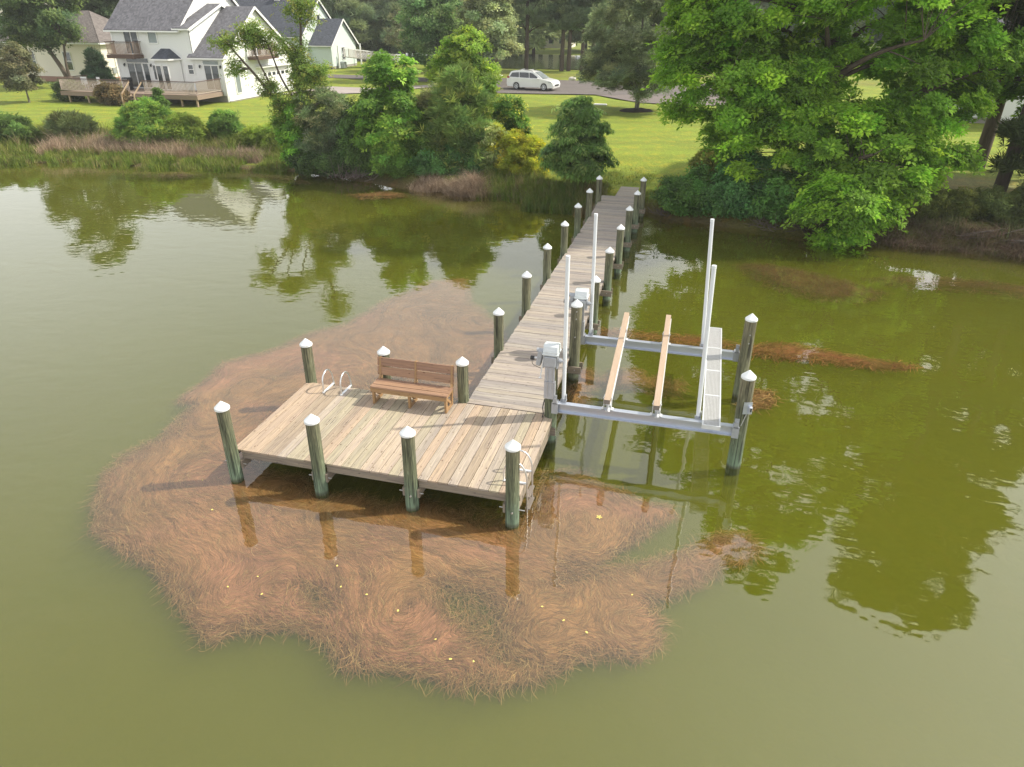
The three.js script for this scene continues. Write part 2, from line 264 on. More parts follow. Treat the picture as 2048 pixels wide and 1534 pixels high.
{
  const geos = []; for (let k = 0; k < 9; k++) geos.push(boardGeo(0.191, 0.038, 3.05, 'z', k));
  const short = []; for (let k = 0; k < 4; k++) short.push(boardGeo(0.1965, 0.038, 2.98, 'z', k + 4));
  const N = 30, sp = 6.1 / N;
  for (let i = 0; i < N; i++) {
    const b = part('plank', geos[Math.floor(rnd() * 9)], platformWood[Math.floor(rnd() * 6)], platform);
    b.position.set(0.01 + sp * (i + 0.5), -0.019 + rr(-0.0025, 0.0025), -1.49 + rr(-0.006, 0.006)); b.rotation.y = (rnd() < 0.5 ? Math.PI : 0) + rr(-0.0006, 0.0006); b.rotation.x = rr(-0.0012, 0.0012);
  }
  const screwG = [], seed = mulberry(5); for (let i = 0; i < N; i++) for (const z of [-0.08, -0.95, -1.9, -2.88]) for (const s of [-0.06, 0.06]) screwG.push(cyl(0.006, 0.006, 0.003, 0.01 + sp * (i + 0.5) + s, 0.0035, z + seed() * 0.02, 6));
  tag(part('screw', screwG, std([0.12, 0.1, 0.08], 0.6), platform), null, null, null, 'stuff');
  const fas = [[0.21, 1.87], [2.13, 3.83], [4.09, 5.85]];
  for (const [a, b] of fas) { const f = part('fascia_board', boardGeo(0.15, 0.04, b - a, 'x', Math.floor(a)).rotateX(Math.PI / 2), beamWood, platform); f.position.set((a + b) / 2, -0.118, 0.018); }
  const back = part('fascia_board', boardGeo(0.15, 0.04, 3.9, 'x', 2).rotateX(Math.PI / 2), beamWood, platform); back.position.set(2.0, -0.118, -3.005);
  for (const x of [0.02, 6.08]) { const f = part('side_joist', boardGeo(0.15, 0.04, 2.9, 'z', 3).rotateZ(Math.PI / 2), beamWood, platform); f.position.set(x, -0.118, -1.49); }
  for (const x of [0.8, 2.6, 3.4, 4.6, 5.3]) { const f = part('joist', boardGeo(0.15, 0.04, 2.9, 'z', 1).rotateZ(Math.PI / 2), beamWood, platform); f.position.set(x, -0.117, -1.5); }
  for (const c of [0.07, 1.995, 3.955, 5.98]) for (const s of [-1, 1]) {
    if (c < 1 && s < 0) continue;
    const x = c + s * 0.152, f = part('stringer', boardGeo(0.19, 0.045, 3.32, 'z', 2 + s).rotateZ(Math.PI / 2), beamWood, platform); f.position.set(Math.min(x, 6.06), -0.292, -1.53);
  }
  for (const c of [0.07, 1.995, 3.955, 5.98]) { part('stringer_bolt', cyl(0.011, 0.011, 0.5, c, -0.29, 0.1, 8, 0, Math.PI / 2), bolt, platform); }
}
const walkway = thing('dock_walkway', 'long weathered grey plank walkway from the platform to the shore', 'walkway', [0, DECK, 0]);
{
  const geos = []; for (let k = 0; k < 8; k++) geos.push(boardGeo(0.194, 0.038, 1.835, 'x', k));
  const z0 = -3.045, z1 = -24.25, n = 105, sp = (z0 - z1) / n;
  for (let i = 0; i < n; i++) {
    const z = z0 - sp * (i + 0.5), t = i / n;
    const b = part('plank', geos[Math.floor(rnd() * 8)], walkWood[Math.floor(rnd() * 6)], walkway);
    b.position.set(4.975 + rr(-0.012, 0.012) - 0.08 * t * smooth(0.8, 1, t), -0.019 + rr(-0.004, 0.004), z); b.rotation.y = rnd() < 0.5 ? Math.PI : 0; b.rotation.x = rr(-0.006, 0.006);
  }
  for (const x of [4.1, 4.95, 5.84]) { const f = part('side_stringer', boardGeo(0.19, 0.045, 21.1, 'z', 1).rotateZ(Math.PI / 2), beamWood, walkway); f.position.set(x, -0.14, -13.6); }
  const endG = boardGeo(0.19, 0.045, 2.42, 'x', 3).rotateX(Math.PI / 2), boltG = cyl(0.016, 0.016, 0.36, 0, 0, 0, 8, Math.PI / 2, 0);
  for (const z of [-6.15, -9.12, -11.98, -14.88, -17.65, -20.4, -23.1]) {
    for (const s of [-0.152, 0.152]) { const f = part('cross_beam', endG, beamWood, walkway); f.position.set(4.99, -0.34, z + s); }
    const bo = part('cross_beam_bolt', boltG, bolt, walkway); bo.position.set(6.04, -0.33, z);
    const b2 = part('cross_beam_bolt', boltG, bolt, walkway); b2.position.set(3.97, -0.33, z);
  }
  { const f = part('cross_beam', boardGeo(0.19, 0.045, 0.34, 'x', 3).rotateX(Math.PI / 2), beamWood, walkway); f.position.set(6.03, -0.3, -2.81); }
}
const ramp = thing('dock_ramp', 'short narrow plank ramp joining the walkway to the lawn', 'ramp', [0, DECK, 0]);
{
  const geos = []; for (let k = 0; k < 5; k++) geos.push(boardGeo(0.19, 0.038, 0.93, 'x', k));
  for (let i = 0; i < 11; i++) { const b = part('plank', geos[i % 5], walkWood[i % 3 === 0 ? 1 : i % 2 ? 5 : 0], ramp); b.position.set(5.1 + rr(-0.01, 0.01), -0.012 - 0.002 * i, -24.36 - i * 0.2); b.rotation.x = rr(-0.01, 0.01); }
  for (const x of [4.7, 5.5]) { const f = part('side_stringer', boardGeo(0.14, 0.045, 2.2, 'z', 2).rotateZ(Math.PI / 2), beamWood, ramp); f.position.set(x, -0.12, -25.4); }
}
// ---------------------------------------------------------------- piles
const capGeo = new THREE.LatheGeometry([[0.001, 0.178], [0.012, 0.174], [0.140, 0.052], [0.147, 0.044], [0.149, 0.034], [0.149, 0.004], [0.146, 0], [0.128, 0]].reverse().map((p) => new THREE.Vector2(p[0], p[1])), 36);
function pile(x, z, h, mat, label, o = {}) {
  const r = o.r ?? 0.128, y0 = o.y0 ?? -0.9, top = h - (o.cap === false ? 0 : 0.175), H = top - y0;
  const t = thing('dock_pile', label, 'dock pile', [x, 0, z], 0, o.group);
  const g = new THREE.CylinderGeometry(r, r * 1.05, H, 28, 12, false).translate(0, y0 + H / 2, 0), p = g.attributes.position, uv = g.attributes.uv, q = rnd() * 40;
  for (let i = 0; i < p.count; i++) { const a = Math.atan2(p.getZ(i), p.getX(i)), s = 1 + 0.035 * (fbm(a * 1.2 + q, p.getY(i) * 0.9, 2) - 0.5); p.setX(i, p.getX(i) * s); p.setZ(i, p.getZ(i) * s); if (Math.abs(g.attributes.normal.getY(i)) < 0.5) uv.setXY(i, uv.getX(i), (p.getY(i) + 0.5) / 2.8); }
  const shaft = part('shaft', g, pileMats[mat], t); shaft.rotation.y = rnd() * 6.28;
  if (o.cap !== false) { const c = part('cap', capGeo, capMat, t); c.position.y = top - 0.012; c.rotation.y = rnd() * 6; }
  if (o.bolts) for (const [bx, by, bz] of o.bolts) part('bolt', cyl(0.018, 0.018, 0.03, bx, by, bz, 8, Math.PI / 2, 0), bolt, t);
  t.rotation.z = (rnd() - 0.5) * 0.014; t.rotation.x = (rnd() - 0.5) * 0.014; if (o.lean) { t.rotation.z = o.lean[0]; t.rotation.x = o.lean[1]; }
  return t;
}
pile(0.07, 0.17, 1.87, 0, 'green capped pile at the front left corner of the platform');
pile(1.995, 0.12, 1.85, 0, 'green capped pile second from the left along the platform front');
pile(3.955, 0.10, 1.87, 0, 'green capped pile third from the left along the platform front', { bolts: [[0.03, 0.36, 0.135]] });
pile(5.98, 0.08, 1.91, 0, 'green capped pile at the front right corner beside the ladder', { bolts: [[0.03, 0.36, 0.135]] });
pile(0.06, -3.10, 1.79, 1, 'dark capped pile at the back left corner of the platform');
pile(2.02, -3.16, 1.80, 1, 'capped pile half hidden behind the left end of the bench');
pile(3.95, -3.13, 1.80, 1, 'thick capped pile at the right end of the bench');
const LZ = [-6.02, -9.02, -11.9, -14.8, -17.55, -20.25, -23.0], leftWords = ['first capped pile up the left side of the walkway from the bench', 'second capped pile up the left side of the walkway from the bench', 'third capped pile up the left side of the walkway from the bench', 'fourth capped pile up the left side of the walkway, above the tall white pole', 'green capped pile, third from the shore on the left of the walkway', 'capped pile next to last before the shore on the left of the walkway', 'capped pile at the shore end of the walkway, left side'];
LZ.forEach((z, i) => pile(3.975 + 0.004 * i, z, 1.86, i === 4 ? 0 : 1, leftWords[i], { y0: -0.8 }));
const RZ = [-9.15, -12.05, -14.85, -17.65, -20.4, -23.2], rightWords = ['capped pile right of the walkway just behind the second lift motor', 'green capped pile right of the walkway, second behind the lift motors', 'green capped pile halfway along the right side of the walkway', 'green capped pile, third from the shore on the right of the walkway', 'capped pile next to last before the shore on the right of the walkway', 'dark capped pile at the shore end of the walkway, right side'];
RZ.forEach((z, i) => pile(6.02, z, 1.86, i < 5 ? 0 : 2, rightWords[i], { y0: -0.8 }));
pile(6.04, -3.0, 2.0, 0, 'uncapped pile carrying the nearer lift motor at the platform corner', { cap: false, r: 0.135 });
pile(5.985, -6.16, 2.24, 2, 'tall brown capped pile in front of the farther lift motor', { r: 0.14, bolts: [[0.03, 1.95, 0.14], [0.03, 1.75, 0.14], [0.02, 1.25, 0.145]] });
pile(10.07, -3.05, 2.31, 0, 'tall green capped pile at the near outer corner of the boat lift', { r: 0.142 });
pile(10.22, -6.34, 2.24, 2, 'tall brown capped pile at the far outer corner of the boat lift', { r: 0.142, bolts: [[0.02, 1.72, 0.145], [0.02, 1.5, 0.145]] });

// ---------------------------------------------------------------- boat lift
function limbGeo(a, b, r) { const A = V(...a), B = V(...b), g = new THREE.CylinderGeometry(r, r, A.distanceTo(B), 20); g.applyQuaternion(new THREE.Quaternion().setFromUnitVectors(V(0, 1, 0), B.clone().sub(A).normalize())); const m = A.add(B).multiplyScalar(0.5); return g.translate(m.x, m.y, m.z); }
const lift = thing('boat_lift', 'aluminium boat lift cradle with two beams, carpeted bunks and tall white guide poles', 'boat lift', [8, 0, -5]);
{
  const W = (x, y, z) => [x - 8, y, z + 5];
  const beam = (x0, x1, z, y) => { // I beam: top at y
    const L = x1 - x0, cx = (x0 + x1) / 2 - 8, cz = z + 5; return [box(L, 0.016, 0.13, cx, y - 0.008, cz), box(L, 0.19, 0.014, cx, y - 0.111, cz), box(L, 0.016, 0.15, cx, y - 0.214, cz)];
  };
  part('cross_beam', beam(6.2, 10.02, -2.93, 1.05), alu, lift); part('cross_beam', beam(6.14, 10.08, -6.66, 1.05), alu, lift);
  for (const [x, z] of [[6.16, -2.86], [9.97, -2.85], [6.12, -6.6], [10.03, -6.6]]) part('beam_hanger', [box(0.14, 0.26, 0.03, ...W(x, 0.95, z + 0.03)), box(0.12, 0.03, 0.15, ...W(x, 1.07, z - 0.06)), box(0.09, 0.22, 0.02, ...W(x, 1.17, z + 0.035)), cyl(0.02, 0.02, 0.06, ...W(x, 1.2, z + 0.04), 10, Math.PI / 2, 0)], galv, lift);
  const bunks = [[7.30, -2.72, 7.12, -7.72], [8.33, -2.74, 8.23, -7.84]];
  for (const [x0, z0, x1, z1] of bunks) {
    const b = part('bunk', bar(W(x0, 1.335, z0), W(x1, 1.335, z1), 0.13, 0.10), carpet, lift);
    part('end_grain', bar(W(x0, 1.335, z0 + 0.006), W(x0, 1.335, z0), 0.128, 0.098), endWood, b);
    part('bunk_beam', [bar(W(x0 + 0.03, 1.20, z0 + 0.03), W(x1 + 0.03, 1.20, z1), 0.012, 0.16), bar(W(x0 + 0.03, 1.276, z0 + 0.03), W(x1 + 0.03, 1.276, z1), 0.11, 0.012), bar(W(x0 + 0.03, 1.122, z0 + 0.03), W(x1 + 0.03, 1.122, z1), 0.10, 0.012)], aluBright, lift);
    for (const z of [-2.93, -6.66]) { const x = lerp(x0, x1, (z - z0) / (z1 - z0)); for (const s of [-0.075, 0.085]) part('bunk_bracket', [box(0.012, 0.3, 0.12, ...W(x + s, 1.22, z)), box(0.05, 0.012, 0.12, ...W(x + s * 1.3, 1.065, z)), cyl(0.016, 0.016, 0.04, ...W(x + s, 1.33, z + 0.03), 8, 0, Math.PI / 2)], aluBright, lift); }
  }
  for (const [x, z, h, dx] of [[6.315, -3.03, 4.34, -0.03], [6.30, -6.76, 4.25, -0.04], [9.195, -3.05, 4.38, -0.10], [9.18, -6.8, 4.30, -0.17]].map((q) => [...q])) {
    const p = part('guide_pole', limbGeo(W(x, 1.06, z), W(x + dx, h, z), 0.044), pvc, lift);
    part('pole_cap', cyl(0.049, 0.047, 0.06, ...W(x + dx, h - 0.02, z), 20), pvc, p);
    part('pole_foot', [box(0.13, 0.012, 0.13, ...W(x, 1.062, z)), box(0.012, 0.16, 0.09, ...W(x + 0.055, 1.13, z)), cyl(0.05, 0.05, 0.05, ...W(x, 1.09, z), 16)], galv, p);
  }
  // catwalk
  const x0 = 9.30, x1 = 9.64, za = -2.66, zb = -7.92, y = 1.10, cw = part('catwalk', [box(0.03, 0.09, za - zb, ...W(x0, y - 0.02, (za + zb) / 2)), box(0.03, 0.09, za - zb, ...W(x1, y - 0.02, (za + zb) / 2)), box(x1 - x0 - 0.032, 0.09, 0.03, ...W((x0 + x1) / 2, y - 0.02, za - 0.015)), box(x1 - x0 - 0.032, 0.09, 0.03, ...W((x0 + x1) / 2, y - 0.02, zb + 0.015))], aluBright, lift);
  for (const t of [0.26, 0.5, 0.75]) part('catwalk_crossbar', box(x1 - x0 - 0.034, 0.05, 0.045, ...W((x0 + x1) / 2, y - 0.008, lerp(za, zb, t))), aluBright, cw);
  const gr = []; for (let z = zb + 0.04; z < za - 0.04; z += 0.032) gr.push(box(x1 - x0 - 0.034, 0.006, 0.014, ...W((x0 + x1) / 2, y + 0.012, z))); for (let x = x0 + 0.04; x < x1 - 0.02; x += 0.03) gr.push(box(0.009, 0.006, za - zb - 0.064, ...W(x, y + 0.0105, (za + zb) / 2)));
  tag(part('catwalk_mesh', gr, std([0.50, 0.50, 0.50], 0.6), cw), null, null, null, 'stuff');
  for (const z of [-2.93, -6.66]) part('catwalk_bracket', box(0.3, 0.02, 0.06, ...W(9.47, 1.043, z)), galv, cw);
}
// labels of the motors are a few pixels of red and grey print
const plateTex = texture(64, 40, (u, v) => { const line = (a, b, s) => v > a && v < b && u > 0.12 && u < 0.88 && hash2(Math.floor(u * 26), s) > 0.35; if (u < 0.04 || u > 0.96 || v < 0.06 || v > 0.94) return [0.4, 0.42, 0.44]; if (line(0.5, 0.78, 3)) return [0.42, 0.16, 0.14]; if (line(0.2, 0.36, 9)) return [0.42, 0.44, 0.46]; return [0.70, 0.72, 0.73]; });
const plateMat = std([1, 1, 1], 0.5, { map: plateTex });
function liftMotor(label, pos, turn) {
  const t = thing('lift_motor', label, 'lift motor', pos, turn, 'electric motors of the boat lift');
  // origin: top centre of the pile, +z towards the cradle beam
  const prof = new THREE.Shape([[-0.17, 0], [-0.17, 0.10], [-0.12, 0.17], [0.06, 0.20], [0.13, 0.16], [0.17, 0.06], [0.17, 0]].map((p) => new THREE.Vector2(p[0], p[1])));
  const cover = part('cover', new THREE.ExtrudeGeometry(prof, { depth: 0.30, bevelEnabled: true, bevelThickness: 0.03, bevelSize: 0.025, bevelSegments: 3 }).rotateY(-Math.PI / 2).translate(0.15, 0.24, 0.02).scale(0.9, 0.95, 0.9), whiteCover, t);
  part('cover_rim', new RoundedBoxGeometry(0.35, 0.035, 0.37, 2, 0.012).translate(0, 0.232, 0.02), whiteCover, cover);
  const pl = part('label_plate', new THREE.PlaneGeometry(0.2, 0.11).rotateX(-0.93).translate(0, 0.364, 0.14), plateMat, cover);
  pl.castShadow = false;
  part('drum', [cyl(0.085, 0.085, 0.24, 0, 0.10, 0.09, 24, 0, Math.PI / 2)], galv, t);
  part('top_bracket', [new RoundedBoxGeometry(0.25, 0.24, 0.24, 2, 0.02).translate(0, 0.07, 0.10), box(0.03, 0.30, 0.22, 0.145, 0.06, 0.06), box(0.03, 0.30, 0.22, -0.145, 0.06, 0.06)], galv, t);
  part('pile_channel', [box(0.21, 0.36, 0.035, 0, -0.24, 0.175), box(0.235, 0.42, 0.03, 0, -0.62, 0.168), box(0.02, 0.42, 0.12, 0.11, -0.62, 0.11), box(0.02, 0.42, 0.12, -0.11, -0.62, 0.11), box(0.2, 0.02, 0.05, 0, -0.41, 0.185)], std([0.42, 0.43, 0.46], 0.55, { metalness: 0.35, map: dirtN }), t);
  const gb = part('gearbox', [new RoundedBoxGeometry(0.11, 0.36, 0.18, 3, 0.025).rotateZ(-0.16).translate(-0.25, 0.09, 0.04), cyl(0.05, 0.05, 0.14, -0.25, 0.25, 0.04, 16, 0, Math.PI / 2)], galv, t);
  part('limit_switch', cyl(0.045, 0.045, 0.08, -0.41, 0.06, 0.06, 16, 0, Math.PI / 2), black, gb); part('switch_shaft', cyl(0.02, 0.02, 0.09, -0.34, 0.07, 0.06, 10, 0, Math.PI / 2), aluBright, gb);
  part('bearing', [cyl(0.055, 0.055, 0.06, 0.2, 0.08, 0.1, 16, 0, Math.PI / 2), cyl(0.025, 0.025, 0.1, 0.22, 0.08, 0.1, 10, 0, Math.PI / 2)], galv, t);
  part('lever', [bar([-0.15, 0.12, 0.16], [-0.20, -0.32, 0.21], 0.018, 0.018), box(0.07, 0.015, 0.03, -0.2, -0.32, 0.21)], aluBright, t);
  part('wire', tube([[-0.42, 0.02, 0.07], [-0.40, -0.06, 0.1], [-0.3, -0.10, 0.13], [-0.2, -0.13, 0.14]], 0.006, 16, 5), cableMat, t);
  part('hoist_cable', [bar([-0.04, 0.03, 0.20], [-0.04, -0.8, 0.2], 0.008, 0.008), bar([0.05, 0.03, 0.20], [0.09, -0.8, 0.2], 0.008, 0.008)], bolt, t);
  return t;
}
liftMotor('white capped lift motor on the pile between bench and boat lift', [6.03, 2.0, -3.0], 0);
liftMotor('white capped lift motor farther along the walkway, behind a tall pile', [6.05, 1.95, -6.56], 0);
{
  const t = thing('pulley_box', 'grey pulley box bolted high on the near outer lift pile', 'pulley box', [10.07, 1.5, -3.05], 0.25);
  part('back_plate', box(0.17, 0.27, 0.02, 0.03, 0, 0.148), alu, t);
  part('housing', new RoundedBoxGeometry(0.07, 0.17, 0.09, 2, 0.02).translate(0.07, -0.02, 0.19), alu, t); part('slot', box(0.03, 0.08, 0.02, 0.072, 0.0, 0.229), black, t);
  part('hoist_cable', bar([0.02, -0.13, 0.17], [-0.06, -0.40, 0.19], 0.012, 0.012), bolt, t);
}
part('power_cable', tube([[5.9, 1.06, -2.98], [5.88, 0.9, -2.9], [5.9, 0.78, -2.86], [5.89, 0.67, -2.84]], 0.012, 20, 6), cableMat); tag(scene.children.at(-1), 'black power cable hanging from the lift motor pile to the planks', 'cable');

// ---------------------------------------------------------------- bench
{
  const t = thing('bench', 'brown wooden bench with plank back facing the water', 'bench', [1.97, DECK, -2.42]);
  const L = 1.84;
  [[-0.015, 0.13], [-0.17, 0.145], [-0.325, 0.145]].forEach(([z, w], i) => part('seat_slat', boardGeo(w, 0.036, L, 'x', i + 3).translate(L / 2, 0.438, z - 0.06), benchWood[i], t));
  part('seat_apron', boardGeo(0.10, 0.036, L - 0.01, 'x', 5).rotateX(Math.PI / 2).translate(L / 2, 0.366, -0.022), benchLeg, t);
  const tilt = -0.14;
  [[0.60, 1], [0.82, 2]].forEach(([y, v]) => part('back_slat', boardGeo(0.195, 0.034, L + 0.01, 'x', v + 1).rotateX(Math.PI / 2 + tilt).translate(L / 2 - 0.01, y + 0.02, -0.52 - (y - 0.6) * 0.14), benchWood[v], t));
  for (const x of [0.05, L / 2, L - 0.05]) {
    part('front_leg', boardGeo(0.085, 0.045, 0.42, 'z', 2).rotateX(Math.PI / 2).rotateY(Math.PI / 2).translate(x, 0.21, -0.075), benchLeg, t);
    part('back_leg', bar([x, 0.0, -0.43], [x, 0.94, -0.585], 0.045, 0.085), benchLeg, t);
    part('seat_rail', bar([x, 0.385, -0.045], [x, 0.385, -0.47], 0.05, 0.08), benchLeg, t);
    part('brace', [bar([x, 0.34, -0.1], [x, 0.1, -0.36], 0.044, 0.06), bar([x, 0.40, -0.40], [x, 0.62, -0.60], 0.044, 0.06)], benchLeg, t);
    part('foot', bar([x, 0.03, -0.03], [x, 0.03, -0.46], 0.05, 0.05), benchLeg, t);
  }
}
// ---------------------------------------------------------------- swim ladders
function hoop(parent, pts) { part('handrail', tube(pts, 0.019, 48, 10), steelTube, parent); }
{
  const t = thing('swim_ladder', 'pale steel ladder hoops at the back edge left of the bench', 'swim ladder', [0.9, DECK, -2.86]);
  for (const x of [-0.24, 0.22]) {
    const p = part('handrail', tube([[x, 0.01, 0.24], [x, 0.25, 0.24], [x, 0.40, 0.19], [x, 0.48, 0.06], [x, 0.45, -0.09], [x, 0.30, -0.20], [x, 0.02, -0.26], [x, -0.5, -0.27], [x, -1.1, -0.27]], 0.019, 60, 10), steelTube, t);
    part('base_strap', box(0.05, 0.02, 0.50, x, 0.012, 0.0), aluBright, p); part('base_flange', cyl(0.035, 0.03, 0.03, x, 0.018, 0.24, 12), aluBright, p);
  }
  for (const y of [-0.35, -0.65, -0.95]) part('rung', box(0.44, 0.03, 0.06, -0.01, y, -0.27), aluBright, t);
}
{
  const t = thing('swim_ladder', 'grey steel ladder down the right side by the front corner pile', 'swim ladder', [6.1, DECK, -0.5]);
  for (const z of [0.16, -0.26]) {
    const p = part('handrail', tube([[-0.40, 0.01, z], [-0.40, 0.22, z], [-0.34, 0.38, z], [-0.2, 0.46, z], [-0.05, 0.40, z], [0.04, 0.2, z], [0.06, -0.1, z], [0.065, -0.5, z], [0.065, -0.95, z]], 0.019, 60, 10), steelTube, t);
    part('base_strap', box(0.46, 0.02, 0.05, -0.19, 0.012, z), aluBright, p);
  }
  for (const y of [-0.32, -0.60, -0.86]) part('rung', box(0.09, 0.03, 0.40, 0.07, y, -0.05), endWood, t);
}
// ---------------------------------------------------------------- floating weed mats
function inPoly(p, x, z) { let c = false; for (let i = 0, j = p.length - 1; i < p.length; j = i++) { const a = p[i], b = p[j]; if ((a[1] > z) !== (b[1] > z) && x < (b[0] - a[0]) * (z - a[1]) / (b[1] - a[1]) + a[0]) c = !c; } return c; }
function distPoly(p, x, z) { let m = 1e9; for (let i = 0, j = p.length - 1; i < p.length; j = i++) { const ax = p[j][0], az = p[j][1], dx = p[i][0] - ax, dz = p[i][1] - az, t = clamp(((x - ax) * dx + (z - az) * dz) / (dx * dx + dz * dz + 1e-9)), ex = ax + t * dx - x, ez = az + t * dz - z, q = ex * ex + ez * ez; if (q < m) m = q; } return Math.sqrt(m); }
const sdf = (p, x, z) => (inPoly(p, x, z) ? 1 : -1) * distPoly(p, x, z);
function weedMat(o) {
  const seed = mulberry(o.seed), sr = (a, b) => a + (b - a) * seed();
  let x0 = 1e9, x1 = -1e9, z0 = 1e9, z1 = -1e9; for (const [x, z] of o.poly) { x0 = Math.min(x0, x); x1 = Math.max(x1, x); z0 = Math.min(z0, z); z1 = Math.max(z1, z); } x0 -= 0.5; x1 += 0.5; z0 -= 0.5; z1 += 0.5;
  const W = o.tex, H = o.tex, w = x1 - x0, h = z1 - z0, G = 256;
  // stream function -> direction field, and coverage
  const dirs = new Float32Array(G * G * 2), cov = new Float32Array(G * G), psi = new Float32Array(G * G);
  for (let j = 0; j < G; j++) for (let i = 0; i < G; i++) {
    const x = x0 + w * (i + 0.5) / G, z = z0 + h * (j + 0.5) / G, wx = x + 0.25 * (fbm(x * 1.3 + 7, z * 1.3, 3) - 0.5), wz = z + 0.25 * (fbm(x * 1.3, z * 1.3 + 9, 3) - 0.5);
    let s = sdf(o.poly, wx, wz); for (const q of o.holes ?? []) s = Math.min(s, -sdf(q.p, wx, wz) + (q.s ?? 0));
    cov[j * G + i] = s;
    let f = (o.swirl ?? 1) * (1.25 * fbm(x * 0.42 + o.seed, z * 0.42, 2) + 0.10 * fbm(x * 1.1, z * 1.1 + o.seed, 2)) + 0.30 * Math.tanh(s * 0.7) + 0.16 * x - 0.10 * z + 0.22 * fbm(x * 0.9 + 1.5 * fbm(x * 0.8, z * 0.8, 2), z * 0.9 + 1.5 * fbm(x * 0.8 + 9, z * 0.8, 2), 2) + (o.drift ? 0.5 * (x * o.drift[0] + z * o.drift[1]) : 0);
    for (const [vx, vz, r, a] of o.vortex ?? []) f += a * Math.exp(-((x - vx) ** 2 + (z - vz) ** 2) / (r * r));
    psi[j * G + i] = f;
  }
  for (let j = 0; j < G; j++) for (let i = 0; i < G; i++) { const a = psi[j * G + Math.min(G - 1, i + 1)] - psi[j * G + Math.max(0, i - 1)], b = psi[Math.min(G - 1, j + 1) * G + i] - psi[Math.max(0, j - 1) * G + i]; const gx = a / w, gz = b / h, L = Math.hypot(gx, gz) + 1e-9; dirs[2 * (j * G + i)] = -gz / L; dirs[2 * (j * G + i) + 1] = gx / L; }
  const cell = (x, z) => Math.min(G - 1, Math.max(0, Math.floor((z - z0) / h * G))) * G + Math.min(G - 1, Math.max(0, Math.floor((x - x0) / w * G)));
  const cover = (x, z) => { const fx = clamp((x - x0) / w * G - 0.5, 0, G - 1.001), fz = clamp((z - z0) / h * G - 0.5, 0, G - 1.001), i = Math.floor(fx), j = Math.floor(fz), u = fx - i, v = fz - j; return lerp(lerp(cov[j * G + i], cov[j * G + i + 1], u), lerp(cov[(j + 1) * G + i], cov[(j + 1) * G + i + 1], u), v); };
  // streak texture drawn along the flow
  const noise = new Float32Array(W * H); for (let i = 0; i < W * H; i++) noise[i] = seed();
  const streak = new Float32Array(W * H), px = w / W, pz = h / H, ST = 11;
  for (let j = 0; j < H; j++) for (let i = 0; i < W; i++) {
    const c0 = Math.floor(j / H * G) * G + Math.floor(i / W * G); if (cov[c0] < -0.45) continue;
    let s = noise[j * W + i], n = 1;
    for (const sg of [-1, 1]) { let x = i, y = j; for (let k = 0; k < ST; k++) { const c = Math.floor(y / H * G) * G + Math.floor(x / W * G); x += sg * dirs[2 * c] * 1.2; y += sg * dirs[2 * c + 1] * 1.2 * px / pz; if (x < 0 || y < 0 || x >= W || y >= H) break; s += noise[Math.floor(y) * W + Math.floor(x)]; n++; } }
    streak[j * W + i] = clamp((s / n - 0.5) * 3.4 + 0.5);
  }
  const tone = (x, z) => { const a = fbm(x * 0.55 + 3, z * 0.55 + o.seed, 3), b = fbm(x * 1.7, z * 1.7 + 5, 3); return [a, b]; };
  const tex = texture(W, H, (u, v, i, j) => {
    const x = x0 + w * u, z = z0 + h * v, s = streak[j * W + i], c = cover(x, z), [a, b] = tone(x, z);
    const ps = psi[Math.min(G - 1, Math.floor(v * G)) * G + Math.min(G - 1, Math.floor(u * G))] + 0.02 * (b - 0.5), lane = fbm(ps * 22 + 5, 0.35 * x + 0.3 * z, 3), crease = Math.max(smooth(0.62, 0.76, fbm(x * 1.25 + 11, z * 1.25 + 2, 3)) * 0.35, smooth(0.56, 0.74, lane) * 0.55);
    let q = 0.44 + 1.02 * s; q *= 0.82 + 0.4 * fbm(ps * 9, 0.2 * x + 40, 2); q *= 1 - 0.8 * crease * (1 - s * 0.5); q *= 0.8 + 0.4 * b;
    const p = smooth(0.35, 0.65, a), col = (o.tint ?? [1, 1, 1]).map((m, k) => m * [lerp(0.262, 0.278, p), lerp(0.133, 0.126, p), lerp(0.088, 0.115, p)][k]);
    const feather = smooth(-0.10, o.edge ?? 0.28, c + 0.35 * (s - 0.5) + 0.2 * (b - 0.5));
    const fade = o.fade ? o.fade(x, z) : 1;
    const thin = (o.dense ?? 0.97) * feather * fade * smooth(0.02, 0.34, s + 0.2 + 0.4 * fade * smooth(0, 0.6, c));
    return [col[0] * q, col[1] * q, col[2] * q, thin];
  });
  tex.wrapS = tex.wrapT = THREE.ClampToEdgeWrapping;
  const t = new THREE.Group(); t.name = numbered(o.name); scene.add(t); tag(t, o.label, o.category ?? 'water weed', o.group, 'stuff');
  { // sagging sheet
    const n = o.grid ?? 90, P = [], UV = [], I = [], id = new Int32Array((n + 1) * (n + 1));
    for (let j = 0; j <= n; j++) for (let i = 0; i <= n; i++) { const x = x0 + w * i / n, z = z0 + h * j / n, c = cover(x, z); id[j * (n + 1) + i] = P.length / 3; P.push(x, -0.022 - 0.11 * smooth(0.5, -0.35, c) - 0.03 * fbm(x * 2, z * 2, 2) - (o.depth ?? 0), z); UV.push(i / n, j / n); }
    for (let j = 0; j < n; j++) for (let i = 0; i < n; i++) { if (Math.max(cover(x0 + w * i / n, z0 + h * j / n), cover(x0 + w * (i + 1) / n, z0 + h * (j + 1) / n), cover(x0 + w * i / n, z0 + h * (j + 1) / n), cover(x0 + w * (i + 1) / n, z0 + h * j / n)) < -0.4) continue; const a = id[j * (n + 1) + i], b = a + 1, c = a + n + 1, d = c + 1; I.push(a, c, b, b, c, d); }
